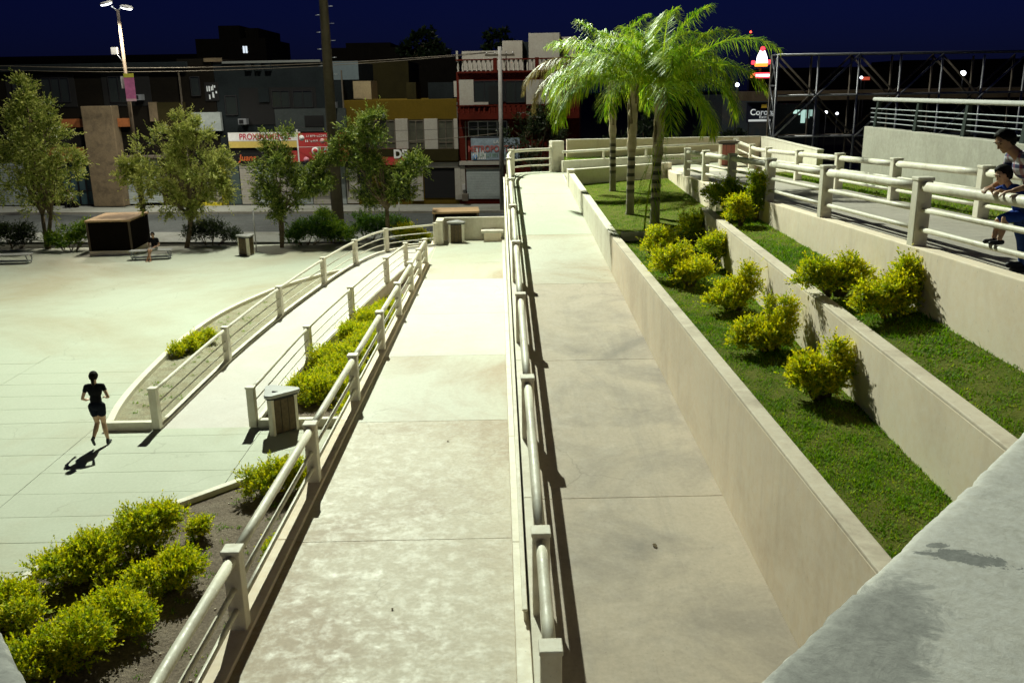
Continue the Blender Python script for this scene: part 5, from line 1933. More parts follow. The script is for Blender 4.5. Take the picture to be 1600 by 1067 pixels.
# roof rooms and tank
Eb.part('roof_room', M_WHITE, 722, 80, 790, 110, -1.5, -4.5)
Eb.part('roof_room', M_WHITE, 785, 64, 816, 110, -1.6, -4.5)
Eb.part('water_tank_room', M_WHITE, 826, 52, 874, 110, -1.2, -4.0)
Eb.part('roof_room', M_SLATE, 816.5, 66, 825.5, 110, -2.0, -4.0)
Eb.part('roof_room', M_WHITE, 875, 58, 900, 110, -1.8, -4.0)
Eb.part('parapet_post', M_WHITE, 712.5, 80, 715.5, 97, 0.1)

# windows, cooling units and pipes on the dim fronts
A.window(20, 122, 52, 160, 3, 1, M_DARK, M_GLASS, 0.07)
A.window(66, 122, 108, 160, 3, 1, M_DARK, M_GLASS, 0.07)
A.window(170, 120, 200, 160, 2, 1, M_DARK, M_GLASS, 0.07)
Cb.window(425, 142, 452, 168, 2, 1, M_DARK, M_GLASS, 0.07)
Cb.window(458, 142, 488, 168, 2, 1, M_DARK, M_GLASS, 0.07)
Cb.window(352, 150, 370, 180, 1, 1, M_DARK, M_GLASS, 0.07)
B.window(298, 120, 312, 150, 1, 1, M_DARK, M_GLASS, 0.07)
for bb, (x_, y_) in ((A, (208, 148)), (Cb, (372, 186)), (D, (588, 176)), (Eb, (806, 176)), (Cb, (512, 160))):
    u_ = bb.part('cooling_unit', M_STEEL, x_, y_, x_ + 13, y_ + 9, 0.45)
    bb.part('grille', M_DARK, x_ + 1.5, y_ + 1.5, x_ + 8, y_ + 7.5, 0.47, parent=u_)
for bb, x_, y0_, y1_ in ((A, 288, 112, 300), (Cb, 538, 110, 300), (D, 713.5, 160, 185), (Eb, 727, 190, 250)):
    bb.part('downpipe', M_RUSTY, x_, y0_, x_ + 1.6, y1_, 0.14)
for bb, x_ in ((B, 343), (D, 560), (Eb, 722)):
    bb.part('meter_box', M_LID, x_, 288, x_ + 5, 297, 0.2)
Cb.part('awning', M_SLATE, 470, 254, 541, 257, 0.9)
A.part('awning', M_RUSTY, 180, 244, 256, 248, 0.9)

# ---- signs
def small_print(parent, x0, x1, z0, hh, n, mat, seed):
    """a line of print too small to read: letter-sized strokes"""
    rr = random.Random(seed)
    mb = MB()
    st = (x1 - x0) / n
    for k in range(n):
        xa = x0 + k * st
        for j in range(rr.choice((2, 2, 3))):
            if rr.random() < 0.5:
                xx = xa + rr.uniform(0.0, 0.55) * st
                mb.box((xx, -0.016, z0), (xx + st * 0.22, -0.008, z0 + hh))
            else:
                zz = z0 + rr.choice((0, 0.4, 0.78)) * hh
                mb.box((xa, -0.0165, zz), (xa + st * 0.75, -0.0085, zz + hh * 0.22))
    o = mb.build('small_print', mat, parent)
    o['kind'] = 'stuff'


root, w, h = sign('advert_sign', 'pale sign reading PROXIM half hidden by the slim tree', None, 357, 207, 470, 231, plain('cream_board', (0.50, 0.42, 0.25), 0.6), 0.22)
MB().box((-w / 2, -0.012, h * 0.45), (w / 2, -0.001, h)).build('sign_band', M_TXTWHITE, root)
text_obj('PROXIMAMENTE', h * 0.55, M_TXTRED, root, (0.05, -0.02, h * 0.70), RX, 0.008, squeeze=0.86, bold=0.008)
MB().box((-w / 2, -0.012, 0), (w / 2, -0.001, h * 0.40)).build('sign_band', plain('sign_yellow', (0.55, 0.42, 0.10), 0.6), root)
root, w, h = sign('shop_sign', 'black fascia sign with orange script lettering', None, 372, 240, 440, 254, M_BLACK, 0.24)
text_obj('Juana', h * 0.95, M_TXTORANGE, root, (-w * 0.28, -0.02, h * 0.5), RX, 0.008, 0.2, bold=0.01)
root, w, h = sign('red_banner', 'large red banner with white lettering behind the mast', None, 466, 208, 546, 252, M_RED, 0.30)
MB().box((-w / 2 - 0.07, -0.01, -0.05), (-w / 2 + 0.03, 0.07, h + 0.25)).build('sign_post', M_TXTWHITE, root)
MB().box((w / 2 - 0.03, -0.01, -0.1), (w / 2 + 0.05, 0.07, h * 0.4)).build('sign_post', M_TXTWHITE, root)
MB().box((-w / 2 + 0.03, -0.006, h * 0.50), (w / 2 - 0.03, -0.001, h * 0.515)).build('sign_line', M_TXTWHITE, root)
small_print(root, -w * 0.33, w * 0.10, h * 0.86, h * 0.07, 12, M_TXTWHITE, 1)
small_print(root, -w * 0.36, -w * 0.10, h * 0.68, h * 0.08, 7, M_TXTWHITE, 2)
text_obj('EL ANDEN', h * 0.18, plain('lettering_green', (0.35, 0.55, 0.42), 0.6), root, (w * 0.10, -0.015, h * 0.42), RX, 0.006, bold=0.006)
small_print(root, -w * 0.04, w * 0.22, h * 0.20, h * 0.11, 7, plain('lettering_green2', (0.35, 0.55, 0.42), 0.6), 3)
for cx_, cz_, rad_, mt in ((-0.42, 0.83, 0.10, M_TXTWHITE), (-0.02, 0.72, 0.09, plain('badge_pink', (0.6, 0.35, 0.33), 0.6)), (-0.17, 0.36, 0.14, M_TXTWHITE), (-0.36, 0.06, 0.10, plain('badge_rose', (0.6, 0.25, 0.3), 0.6))):
    MB().lathe([(rad_ * h, 0), (rad_ * h, 0.006)], 20).build('badge', mt, root, (cx_ * w, -0.004, cz_ * h), (R_(90), 0, 0))
MB().lathe([(0.09 * h, 0), (0.09 * h, 0.006)], 20).build('badge', M_RED, root, (-0.17 * w, -0.012, 0.36 * h), (R_(90), 0, 0))
root, w, h = sign('red_pennant', 'red awning strip left of the large red banner', None, 444, 236, 465, 254, M_RED, 0.35)
root, w, h = sign('shop_sign', 'small red sign ending in the letters DE on the ochre building', None, 596, 233, 636, 258, M_RED, 0.36)
MB().box((-w / 2, -0.012, h * 0.52), (w / 2, -0.001, h)).build('sign_band', M_OLIVE, root)
text_obj('DE', h * 0.72, M_TXTWHITE, root, (w * 0.25, -0.02, h * 0.66), RX, 0.008, bold=0.03)
root, w, h = sign('banner_sign', 'pale blue vinyl banner lettered METROPOLITANA on the maroon building', None, 736, 216, 812, 250, plain('banner_blue', (0.26, 0.33, 0.38), 0.6, 0, 0.35, 3.0), 0.18)
text_obj('METROPOLITANA', h * 0.40, plain('lettering_brick', (0.42, 0.10, 0.08), 0.6), root, (0.0, -0.02, h * 0.50), RX, 0.008, squeeze=0.80, bold=0.008)
text_obj('LA', h * 0.22, M_TXTWHITE, root, (w * 0.02, -0.02, h * 0.82), RX, 0.006)
small_print(root, -w * 0.36, w * 0.40, h * 0.12, h * 0.18, 16, plain('lettering_dim', (0.16, 0.26, 0.18), 0.6), 4)
for k in range(7):
    MB().box((-w / 2 + 0.1 + k * 0.13, -0.01, 0.05), (-w / 2 + 0.18 + k * 0.13, -0.001, h * (0.3 + 0.12 * (k % 3)))).build('skyline_print', M_TXTWHITE, root)
MB().lathe([(0.13 * h, 0), (0.13 * h, 0.006)], 16).build('badge', plain('badge_blue', (0.05, 0.25, 0.55), 0.6), root, (-w * 0.42, -0.004, h * 0.12), (R_(90), 0, 0))

# ---- far silhouettes
def silhouette(label, x0, x1, ytop, Y, mat=M_DKBROWN, dpt=15, ext=()):
    a, b = atY(x0, 150, Y), atY(x1, 150, Y)
    zt_ = atY((x0 + x1) / 2, ytop, Y).z
    root = thing('far_building', label, 'building', ((a.x + b.x) / 2, Y, -0.05), 0, 'dark buildings on the skyline')
    w = b.x - a.x
    MB().box((-w / 2, 0, 0), (w / 2, dpt, zt_)).build('walls', mat, root)
    for (ex0, ex1, ey) in ext:
        ea, eb = atY(ex0, 100, Y).x - root.location.x, atY(ex1, 100, Y).x - root.location.x
        MB().box((ea, 1.0, zt_ + 0.002), (eb, dpt - 1, atY((ex0 + ex1) / 2, ey, Y).z)).build('roof_block', mat, root)
    return root


r_ = silhouette('dark apartment block with stepped roof and two lit specks', 314, 422, 60, 130, M_DKBROWN, 15, [(343, 376, 39), (385, 405, 43)])
for xx in (381, 385):
    q = atY(xx, 78, 129.9)
    MB().box((-0.12, -0.05, -0.45), (0.12, 0.05, 0.45)).build('lit_window', emit('far_window', (0.8, 0.9, 1.0), 0.9), r_, q - r_.location)
silhouette('long low dark roof behind the mast', 515, 640, 74, 120, M_DKBROWN, 15, [(540, 610, 66)])
silhouette('dim block with pale roof trim left of the ochre building roof', 556, 640, 95, 90, M_OLIVE, 12)
silhouette('black block behind the roof of the maroon building', 620, 720, 88, 115)
silhouette('dark low building behind the dark trees on the right', 1130, 1215, 148, 105, concrete('dim_store', (0.06, 0.08, 0.09)), 12)
silhouette('black low skyline behind the scaffold', 1200, 1420, 105, 190)
silhouette('black low skyline at the right edge', 1400, 1720, 92, 200)
silhouette('black low skyline at the far left', -200, 320, 88, 180)
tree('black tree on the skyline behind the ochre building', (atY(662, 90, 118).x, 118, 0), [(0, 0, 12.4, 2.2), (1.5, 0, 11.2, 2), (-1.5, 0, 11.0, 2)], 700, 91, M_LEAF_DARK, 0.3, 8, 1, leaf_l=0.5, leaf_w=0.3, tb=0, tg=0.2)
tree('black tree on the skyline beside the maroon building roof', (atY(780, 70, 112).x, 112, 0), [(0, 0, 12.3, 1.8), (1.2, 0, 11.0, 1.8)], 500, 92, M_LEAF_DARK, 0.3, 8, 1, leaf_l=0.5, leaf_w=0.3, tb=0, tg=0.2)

# ================================================================== RIGHT BACKGROUND
# steel space frame
YF = 47.0
root = thing('steel_scaffold', 'open steel lattice scaffold frame standing behind the right walkway', 'scaffold', (atY(1212, 150, YF).x, YF, 0))
ro = Vector(root.location)


def sp(x, y, dy=0.0):
    p_ = atY(x, y, YF)
    return Vector((p_.x - ro.x, dy, p_.z))


NX = [1216, 1280, 1344, 1409, 1474, 1539, 1604, 1669]
yt, ym_, yb = 86, 150, 214


def ytop_(x):
    return yt


for dy in (0.0, 1.1):
    nm_ = M_STEEL if dy == 0 else M_RUSTY
    for i, x in enumerate(NX):
        t_ = sp(x, yt, dy); b_ = sp(x, yb, dy)
        MB().tube([Vector((t_.x, dy, t_.z)), Vector((t_.x, dy, 0.0))], 0.055, 6).build('upright', nm_, root)
    for yy in (yt, ym_, yb):
        a_, b_ = sp(NX[0], yy, dy), sp(NX[-1], yy, dy)
        MB().tube([a_, Vector((b_.x, dy, a_.z))], 0.06, 6).build('chord', nm_, root)
    for i in range(0, len(NX) - 2, 2):
        zt_, zb_ = sp(NX[i], yt, dy).z, sp(NX[i], yb, dy).z
        xa_, xb_ = sp(NX[i], yt, dy).x, sp(NX[i + 2], yt, dy).x
        MB().tube([(xa_, dy + 0.06, zt_), (xb_, dy + 0.06, zb_)], 0.05, 6).build('brace', M_RUSTY, root)
        MB().tube([(xb_, dy - 0.06, zt_), (xa_, dy - 0.06, zb_)], 0.05, 6).build('brace', nm_, root)
        MB().tube([(xa_, dy + 0.06, zb_), (xb_, dy + 0.06, zb_ - (zt_ - zb_))], 0.05, 6).build('brace', M_RUSTY, root)
xw = sp(NX[0], yt).x
zt_ = sp(NX[0], yt).z
for k in range(6):
    za, zb_ = zt_ * (1 - k / 6), zt_ * (1 - (k + 1) / 6)
    MB().tube([(xw, 0, za), (xw, 1.1, zb_)], 0.035, 6).build('lacing', M_STEEL, root)
    MB().tube([(xw, 0, za), (xw, 1.1, za)], 0.04, 6).build('lacing', M_STEEL, root)
    MB().tube([(xw, 1.1, za), (xw, 0, zb_)], 0.035, 6).build('lacing', M_STEEL, root)

# overpass deck far right
a_ = atY(1352, 141, 75); b_ = atY(1800, 141, 75)
root = thing('overpass', 'dim brownish overpass deck behind the scaffold', 'bridge', (a_.x, 75, 0))
MB().box((-9, 0, a_.z - 0.75), (b_.x - a_.x, 8, a_.z)).build('deck', concrete('overpass_concrete', (0.07, 0.05, 0.025)), root)
for k in range(4):
    MB().box((2 + k * 8, 3, -0.05), (3.2 + k * 8, 5, a_.z - 0.76)).build('pier', M_SLATE, root)

# beer advert on dark hoarding
def back_sign(name, label, x0, y0, x1, y1, Y, mat, th=0.15):
    a, b = atY(x0, y1, Y), atY(x1, y0, Y)
    root = thing(name, label, 'sign', ((a.x + b.x) / 2, Y, 0))
    w, h = b.x - a.x, b.z - a.z
    MB().box((-w / 2, 0, a.z), (w / 2, th, b.z)).build('sign_board', mat, root)
    for s in (-1, 1):
        MB().tube([(s * w * 0.4, th / 2, -0.05), (s * w * 0.4, th / 2, a.z)], 0.06, 8).build('sign_leg', M_DARK, root)
    return root, w, h, a.z


BLUEBLK = plain('hoarding_navy', (0.012, 0.014, 0.03), 0.5)
lit = emit('advert_white', (0.75, 0.8, 0.78), 0.42)
root, w, h, z0 = back_sign('beer_advert', 'dark navy beer advert with crown and white Corona lettering', 1166, 160, 1206, 192, 78, BLUEBLK)
text_obj('Corona', h * 0.42, lit, root, (0.32, -0.03, z0 + h * 0.50), RX, 0.01, bold=0.012)
text_obj('Extra', h * 0.22, lit, root, (0.42, -0.03, z0 + h * 0.27), RX, 0.01)
MB().box((-w * 0.42, -0.03, z0 + h * 0.05), (w * 0.48, -0.01, z0 + h * 0.15)).build('sign_strip', lit, root)
crown_ = MB()
for k in range(5):
    crown_.hexa([(-0.22 + k * 0.09, -0.03, 0), (-0.14 + k * 0.09, -0.03, 0), (-0.14 + k * 0.09, -0.01, 0), (-0.22 + k * 0.09, -0.01, 0)],
                [(-0.20 + k * 0.09, -0.03, 0.22), (-0.17 + k * 0.09, -0.03, 0.22), (-0.17 + k * 0.09, -0.01, 0.22), (-0.20 + k * 0.09, -0.01, 0.22)])
crown_.box((-0.24, -0.035, -0.06), (0.24, -0.005, 0.0))
crown_.build('crown_emblem', emit('crown_gold', (0.6, 0.4, 0.04), 0.25), root, (0.40, 0, z0 + h * 0.76))

# neon sign on a pole
q = atY(1189, 100, 110)
root = thing('neon_sign', 'glowing white and red illuminated sign on a pole right of the palms', 'sign', (q.x, 110, 0))
NW, NR, NY = emit('neon_white', (1.0, 0.95, 0.92), 3.0), emit('neon_red', (1.0, 0.05, 0.08), 2.2), emit('neon_amber', (1.0, 0.35, 0.05), 1.6)
MB().tube([(0, 0.3, -0.05), (0, 0.3, q.z - 0.5)], 0.18, 10).build('pole', M_DARK, root)


def nz(y):
    return atY(1189, y, 110).z


def nx(x):
    return atY(x, 100, 110).x - q.x


mb = MB()
mb.add([(nx(x), -0.1, nz(y)) for x, y in ((1181, 103), (1183, 88), (1187, 79), (1190, 74), (1194, 80), (1198, 90), (1199, 103))], [(0, 1, 2, 3, 4, 5, 6)])
mb.add([(nx(x), 0.1, nz(y)) for x, y in ((1181, 103), (1183, 88), (1187, 79), (1190, 74), (1194, 80), (1198, 90), (1199, 103))], [(6, 5, 4, 3, 2, 1, 0)])
mb.build('lit_figure', NW, root)
MB().lathe([(0.22, -0.08), (0.3, 0), (0.22, 0.08)], 12).build('lit_top', NR, root, (nx(1190), -0.15, nz(77)), (R_(90), 0, 0))
for (a, b, c, d_, mt, nm_) in ((1174, 95, 1179, 101, NR, 'lit_wing'), (1200, 94, 1206, 101, NR, 'lit_wing'), (1179.5, 99, 1199.5, 104.5, NY, 'lit_base'), (1174, 115, 1178.5, 122, NY, 'lit_bar_end'), (1179, 114, 1205, 122.5, NR, 'lit_bar')):
    bevel(MB().box((nx(a), -0.2, nz(d_)), (nx(c), 0.2, nz(b))).build(nm_, mt, root), 0.1, 3)
MB().box((nx(1181), -0.24, nz(120)), (nx(1203), -0.21, nz(116.5))).build('lit_letters', NW, root)


def far_lamp(label, x, y, Y, r, mat, pole=True):
    q = atY(x, y, Y)
    r *= 0.68
    root = thing('street_light', label, 'street light', (q.x, Y, -0.05))
    MB().lathe([(r * 0.3, -r * 0.9), (r * 0.8, -r * 0.6), (r, 0), (r * 0.8, r * 0.6), (r * 0.3, r * 0.9)], 14, (0, 0, q.z)).build('globe', mat, root)
    MB().tube([(0, 0, 0), (0, 0, q.z - r * 0.8)], 0.07, 8).build('pole', M_DARK, root)


GL = emit('far_lamp_glow', (0.9, 0.93, 1.0), 6.0)
far_lamp('lit globe lamp left of the neon sign', 1152, 132, 80, 0.26, GL)
far_lamp('small bright lamp behind the second scaffold bay', 1346, 121, 110, 0.26, GL)
far_lamp('large bright white lamp high at the right behind the scaffold', 1505, 114, 95, 0.40, GL)
far_lamp('tiny white lamp at the scaffold crossing', 1279, 145, 120, 0.22, GL)
far_lamp('tiny yellow lamp at the scaffold crossing', 1269, 146, 120, 0.16, emit('far_lamp_yellow', (0.9, 0.8, 0.15), 2.0))
far_lamp('left lamp of the low bright pair behind the scaffold', 1291, 175, 95, 0.22, GL)
far_lamp('right lamp of the low bright pair behind the scaffold', 1308, 177, 95, 0.2, GL)
q = atY(1172, 50, 150)
far_lamp('red warning lamp seen through the right palm fronds', 1173, 50, 150, 0.28, emit('red_lamp', (1.0, 0.08, 0.04), 4.0))
# lit shop windows low behind the scaffold
a, b = atY(1238, 192, 100), atY(1270, 171, 100)
root = thing('lit_shop', 'small shop with greenish lit windows low behind the scaffold', 'building', ((a.x + b.x) / 2, 100, -0.05))
w = b.x - a.x
MB().box((-w * 0.9, 0.05, 0), (w * 0.9, 6, b.z + 0.6)).build('walls', M_SLATE, root)
for k, (f0, f1, g0) in enumerate(((-0.48, -0.30, 0.72), (-0.26, -0.12, 0.62), (-0.08, 0.14, 0.0), (0.18, 0.34, 0.35), (0.38, 0.5, 0.5))):
    MB().box((f0 * w, -0.02, a.z + (b.z - a.z) * g0), (f1 * w, 0.04, b.z)).build('lit_window', emit('shop_glow_%d' % k, (0.55, 0.85, 0.75), 0.9 - 0.12 * k), root)
a, b = atY(1349, 125, 110.5), atY(1362, 121, 110.5)
root = thing('red_shop_sign', 'small dull red glowing sign right of the bright lamp', 'sign', (a.x, 111, -0.05))
MB().box((0, 0, a.z), (b.x - a.x, 0.2, b.z + 0.1)).build('lit_board', emit('dull_red', (0.8, 0.12, 0.06), 0.5), root)
MB().tube([(0.4, 0.1, 0), (0.4, 0.1, a.z)], 0.08, 8).build('sign_leg', M_DARK, root)

# a few fallen leaves
for (x, y, pl_, lb, s_) in ((1023, 853, (1.1, 0.085), 'curled dry leaf lying on the brown middle ramp', 0.055), (613, 952, (1.85, -0.0326), 'small dark leaf on the near slab of the lower ramp', 0.03), (700, 690, (1.85, -0.0326), 'tiny dry leaf on the lower ramp past the second joint', 0.03)):
    q = at(x, y, *pl_)
    o = MB().add([(-s_, 0, 0.002), (-s_ * 0.3, -s_ * 0.5, 0.012), (s_ * 0.5, -s_ * 0.35, 0.02), (s_ * 1.1, 0.0, 0.004), (s_ * 0.4, s_ * 0.45, 0.016), (-s_ * 0.4, s_ * 0.4, 0.01), (0, 0, 0.004)],
                 [(0, 1, 6), (1, 2, 6), (2, 3, 6), (3, 4, 6), (4, 5, 6), (5, 0, 6)]).build('fallen_leaf', M_BARK, None, (q.x, q.y, q.z + 0.003), (0, 0, x * 0.1))
    tag(o, lb, 'leaf')


# ================================================================== PEOPLE
def sphere_pts(c, r, seg=12, rings=8, sc=(1, 1, 1), rot=None):
    vs, fs = [], []
    for i in range(rings + 1):
        th = math.pi * i / rings
        for k in range(seg):
            ph = 2 * math.pi * k / seg
            v_ = Vector((r * sc[0] * math.sin(th) * math.cos(ph), r * sc[1] * math.sin(th) * math.sin(ph), r * sc[2] * math.cos(th)))
            if rot is not None:
                v_ = rot @ v_
            vs.append(Vector(c) + v_)
    for i in range(rings):
        for k in range(seg):
            k2 = (k + 1) % seg
            fs.append((i * seg + k, (i + 1) * seg + k, (i + 1) * seg + k2, i * seg + k2))
    return vs, fs


def fuse(name, prims, voxel, mats, parent, smooth=6):
    """prims: ('c', p0, r0, p1, r1, m) tapered limbs or ('e', c, (rx,ry,rz), rot, m) ellipsoids, fused into one skin"""
    mb = MB()
    for q in prims:
        if q[0] == 'c':
            _, p0, r0, p1, r1, mi = q
            p0, p1 = Vector(p0), Vector(p1)
            n = max(2, int((p1 - p0).length / max(0.012, min(r0, r1) * 0.8)))
            ax = (p1 - p0)
            if ax.length < 1e-6:
                ax = Vector((0, 0, 1e-3))
            axn = ax.normalized()
            path, rad = [], []
            for a in (80, 55, 25):
                path.append(p0 - axn * r0 * math.sin(R_(a))); rad.append(r0 * math.cos(R_(a)))
            for k in range(n + 1):
                path.append(p0.lerp(p1, k / n)); rad.append(r0 + (r1 - r0) * k / n)
            for a in (25, 55, 80):
                path.append(p1 + axn * r1 * math.sin(R_(a))); rad.append(r1 * math.cos(R_(a)))
            mb.tube(path, rad, 12)
        else:
            _, c, rr3, rot, mi = q
            vs, fs = sphere_pts(c, 1.0, 16, 10, rr3, rot)
            mb.add(vs, fs)
    me = mb.mesh('tmp')
    tmp = bpy.data.objects.new('tmp', me)
    COL.objects.link(tmp)
    md = tmp.modifiers.new('r', 'REMESH')
    md.mode = 'VOXEL'
    md.voxel_size = voxel
    if smooth:
        ms = tmp.modifiers.new('s', 'SMOOTH')
        ms.iterations = smooth
        ms.factor = 0.5
    dg = bpy.context.evaluated_depsgraph_get()
    out = bpy.data.meshes.new_from_object(tmp.evaluated_get(dg))
    bpy.data.objects.remove(tmp)
    out.name = name
    out.materials.clear()
    # colour every face by the limb it belongs to
    n = len(out.polygons)
    cen = np.zeros(n * 3, np.float32)
    out.polygons.foreach_get('center', cen)
    cen = cen.reshape(-1, 3)
    best = np.full(n, 1e9); idx = np.zeros(n, np.int32)
    for q in prims:
        if q[0] == 'c':
            _, p0, r0, p1, r1, mi = q
            a, b_ = np.array(p0), np.array(p1)
            ab = b_ - a
            t = np.clip(((cen - a) @ ab) / max(1e-9, ab @ ab), 0, 1)
            d = np.linalg.norm(cen - (a + t[:, None] * ab), axis=1) - (r0 + (r1 - r0) * t)
        else:
            _, c, rr3, rot, mi = q
            v_ = cen - np.array(c)
            if rot is not None:
                v_ = v_ @ np.array(rot)
            k = np.linalg.norm(v_ / np.array(rr3), axis=1)
            d = (k - 1) * min(rr3)
        m_ = d < best
        best[m_] = d[m_]; idx[m_] = mi
    o = link(name, out, None, parent)
    for mt in mats:
        out.materials.append(mt)
    out.polygons.foreach_set('material_index', idx)
    out.polygons.foreach_set('use_smooth', np.ones(n, bool))
    return o


def hand(pr, wrist, fwd, up, mi, s=1.0, curl=0.5, thumb=1):
    """palm, four unequal bent fingers and a thumb"""
    w, f, u = Vector(wrist), Vector(fwd).normalized(), Vector(up).normalized()
    sd = f.cross(u).normalized()
    palm = w + f * 0.085 * s
    for k in range(4):
        o_ = sd * ((k - 1.5) * 0.019 * s)
        pr.append(('c', w + o_ * 0.5, 0.016 * s, palm + o_, 0.012 * s, mi))
        L = (0.062, 0.072, 0.066, 0.05)[k] * s
        a = palm + o_
        d1 = (f - u * curl * 0.6).normalized()
        b = a + d1 * L * 0.55
        d2 = (f * 0.6 - u * curl * 1.3).normalized()
        pr.append(('c', a, 0.0095 * s, b, 0.0085 * s, mi))
        pr.append(('c', b, 0.0085 * s, b + d2 * L * 0.5, 0.007 * s, mi))
    tb = w + f * 0.03 * s + sd * thumb * 0.026 * s
    t1 = tb + (f * 0.6 + sd * thumb * 0.8 - u * 0.2).normalized() * 0.04 * s
    pr.append(('c', tb, 0.013 * s, t1, 0.010 * s, mi))
    pr.append(('c', t1, 0.010 * s, t1 + (f - u * curl * 0.4).normalized() * 0.03 * s, 0.008 * s, mi))


def head(pr, c, face, up, mi, s=1.0):
    """skull, jaw, nose, ears, brow; c is the skull centre"""
    c, f, u = Vector(c), Vector(face).normalized(), Vector(up).normalized()
    sd = f.cross(u).normalized()
    u = sd.cross(f).normalized()
    rot = Matrix((sd, f, u)).transposed()
    pr.append(('e', c, (0.074 * s, 0.094 * s, 0.098 * s), rot, mi))
    pr.append(('e', c + f * 0.030 * s - u * 0.060 * s, (0.056 * s, 0.062 * s, 0.062 * s), rot, mi))
    pr.append(('c', c + f * 0.088 * s + u * 0.005 * s, 0.009 * s, c + f * 0.104 * s - u * 0.032 * s, 0.014 * s, mi))
    pr.append(('c', c + f * 0.080 * s - u * 0.066 * s - sd * 0.016 * s, 0.009 * s, c + f * 0.080 * s - u * 0.066 * s + sd * 0.016 * s, 0.009 * s, mi))
    pr.append(('e', c + f * 0.070 * s - u * 0.100 * s, (0.024 * s, 0.02 * s, 0.02 * s), rot, mi))
    pr.append(('c', c + f * 0.083 * s + u * 0.024 * s - sd * 0.04 * s, 0.010 * s, c + f * 0.083 * s + u * 0.024 * s + sd * 0.04 * s, 0.010 * s, mi))
    for k in (-1, 1):
        pr.append(('e', c + sd * k * 0.076 * s - u * 0.012 * s - f * 0.005 * s, (0.010 * s, 0.02 * s, 0.03 * s), rot, mi))
    return sd, f, u, rot


def eyes(parent, c, frame, s=1.0):
    sd, f, u, rot = frame
    for k in (-1, 1):
        vs, fs = sphere_pts(Vector(c) + f * 0.082 * s + sd * k * 0.032 * s + u * 0.006 * s, 0.0085 * s, 10, 6)
        MB().add(vs, fs, 0, True).build('eye', M_BLACK, parent)
        MB().tube([Vector(c) + f * 0.094 * s + sd * (k * 0.032 - 0.017) * s + u * 0.026 * s, Vector(c) + f * 0.094 * s + sd * (k * 0.032 + 0.017) * s + u * 0.027 * s], 0.0032 * s, 6).build('eyebrow', M_HAIR, parent)


def hairmesh(parent, c, frame, s=1.0, extra=(), front=0.25, low=-0.3):
    """cap of short hair around the skull, open at the face"""
    sd, f, u, rot = frame
    pr = []
    r = rng(int(abs(c[0]) * 1000) + 5)
    for k in range(620):
        d = unit(r.normal(size=3))
        dv = sd * d[0] + f * d[1] + u * d[2]
        if not ((d[2] > 0.62 and d[1] < 0.58) or (d[1] < 0.45 and d[2] > 0.25) or (d[1] < 0.28 and d[2] > -0.08) or (d[1] < 0.06 and d[2] > -0.38) or (d[1] < -0.2 and d[2] > low)):
            continue
        p_ = Vector(c) + sd * d[0] * 0.075 * s + f * d[1] * 0.092 * s + u * d[2] * 0.100 * s
        q_ = (0.016 + 0.009 * r.random()) * s
        pr.append(('e', p_, (q_, q_, q_ * 0.8), None, 0))
    pr += list(extra)
    return fuse('hair', pr, 0.009 * s, [M_HAIR], parent, 4)


def fabric(name, col, scale=60.0):
    return plain(name, col, 0.9, 0, 0.22, scale * 0.15, 0.3, 0.15)


def check(name, a, b_, c_):
    m, nt, b = _new(name)
    tc = _obj(nt)
    cols = []
    for ax, sc in ((0, 55.0), (1, 55.0), (2, 55.0)):
        sp_ = nt.nodes.new('ShaderNodeSeparateXYZ'); nt.links.new(tc, sp_.inputs[0])
        s_ = _math(nt, 'SINE', _math(nt, 'MULTIPLY', sp_.outputs[ax], sc))
        cols.append(_ramp(nt, s_, 0.35, 0.5))
    c = _mix(nt, cols[2], a, b_)
    c = _mix(nt, _math(nt, 'MULTIPLY', cols[1], 0.6), c, c_)
    nt.links.new(c, b.inputs['Base Color'])
    b.inputs['Roughness'].default_value = 0.9
    return m


M_SKIN = plain('skin', (0.40, 0.22, 0.13), 0.5, 0, 0.08, 20, 0.05)
M_SKINP = plain('skin_light', (0.55, 0.34, 0.22), 0.5, 0, 0.08, 20, 0.05)
M_HAIR = plain('hair_black', (0.008, 0.006, 0.005), 0.75, 0, 0.3, 90, 0.6, 0.15)
M_TEE = fabric('black_tee', (0.008, 0.008, 0.010))
M_SHORTN = fabric('navy_black_shorts', (0.006, 0.008, 0.016))
M_SHOE = plain('dark_shoe', (0.02, 0.02, 0.026), 0.6)
M_JEANS = fabric('blue_jeans', (0.03, 0.06, 0.20))
M_BLUE = fabric('royal_blue', (0.02, 0.06, 0.32))
M_CHECK = check('checked_shirt', (0.55, 0.56, 0.62), (0.05, 0.06, 0.16), (0.28, 0.05, 0.06))
M_GSHORT = fabric('grey_shorts', (0.22, 0.22, 0.20))
M_WSHIRT = fabric('white_shirt', (0.60, 0.60, 0.60))
V3 = Vector

# ---- jogger running away from the camera, back turned
p = at(160, 694, 0)
root = thing('person', 'jogger in black top and shorts with dark ponytail running across the plaza', 'person', (p.x, p.y, 0), R_(6))
SK, TE, SH, SO = 0, 1, 2, 3
pr = []
hipL, hipR = V3((-0.09, 0, 0.90)), V3((0.09, 0, 0.90))
pr += [('e', (0, -0.01, 0.93), (0.165, 0.125, 0.12), None, SH), ('e', (0, 0.0, 1.07), (0.128, 0.095, 0.14), None, TE),
       ('e', (0, 0.02, 1.25), (0.155, 0.105, 0.16), None, TE), ('c', (-0.14, 0.03, 1.36), 0.062, (0.14, 0.03, 1.36), 0.062, TE),
       ('c', (0, 0.03, 1.38), 0.056, (0, 0.05, 1.47), 0.05, SK)]
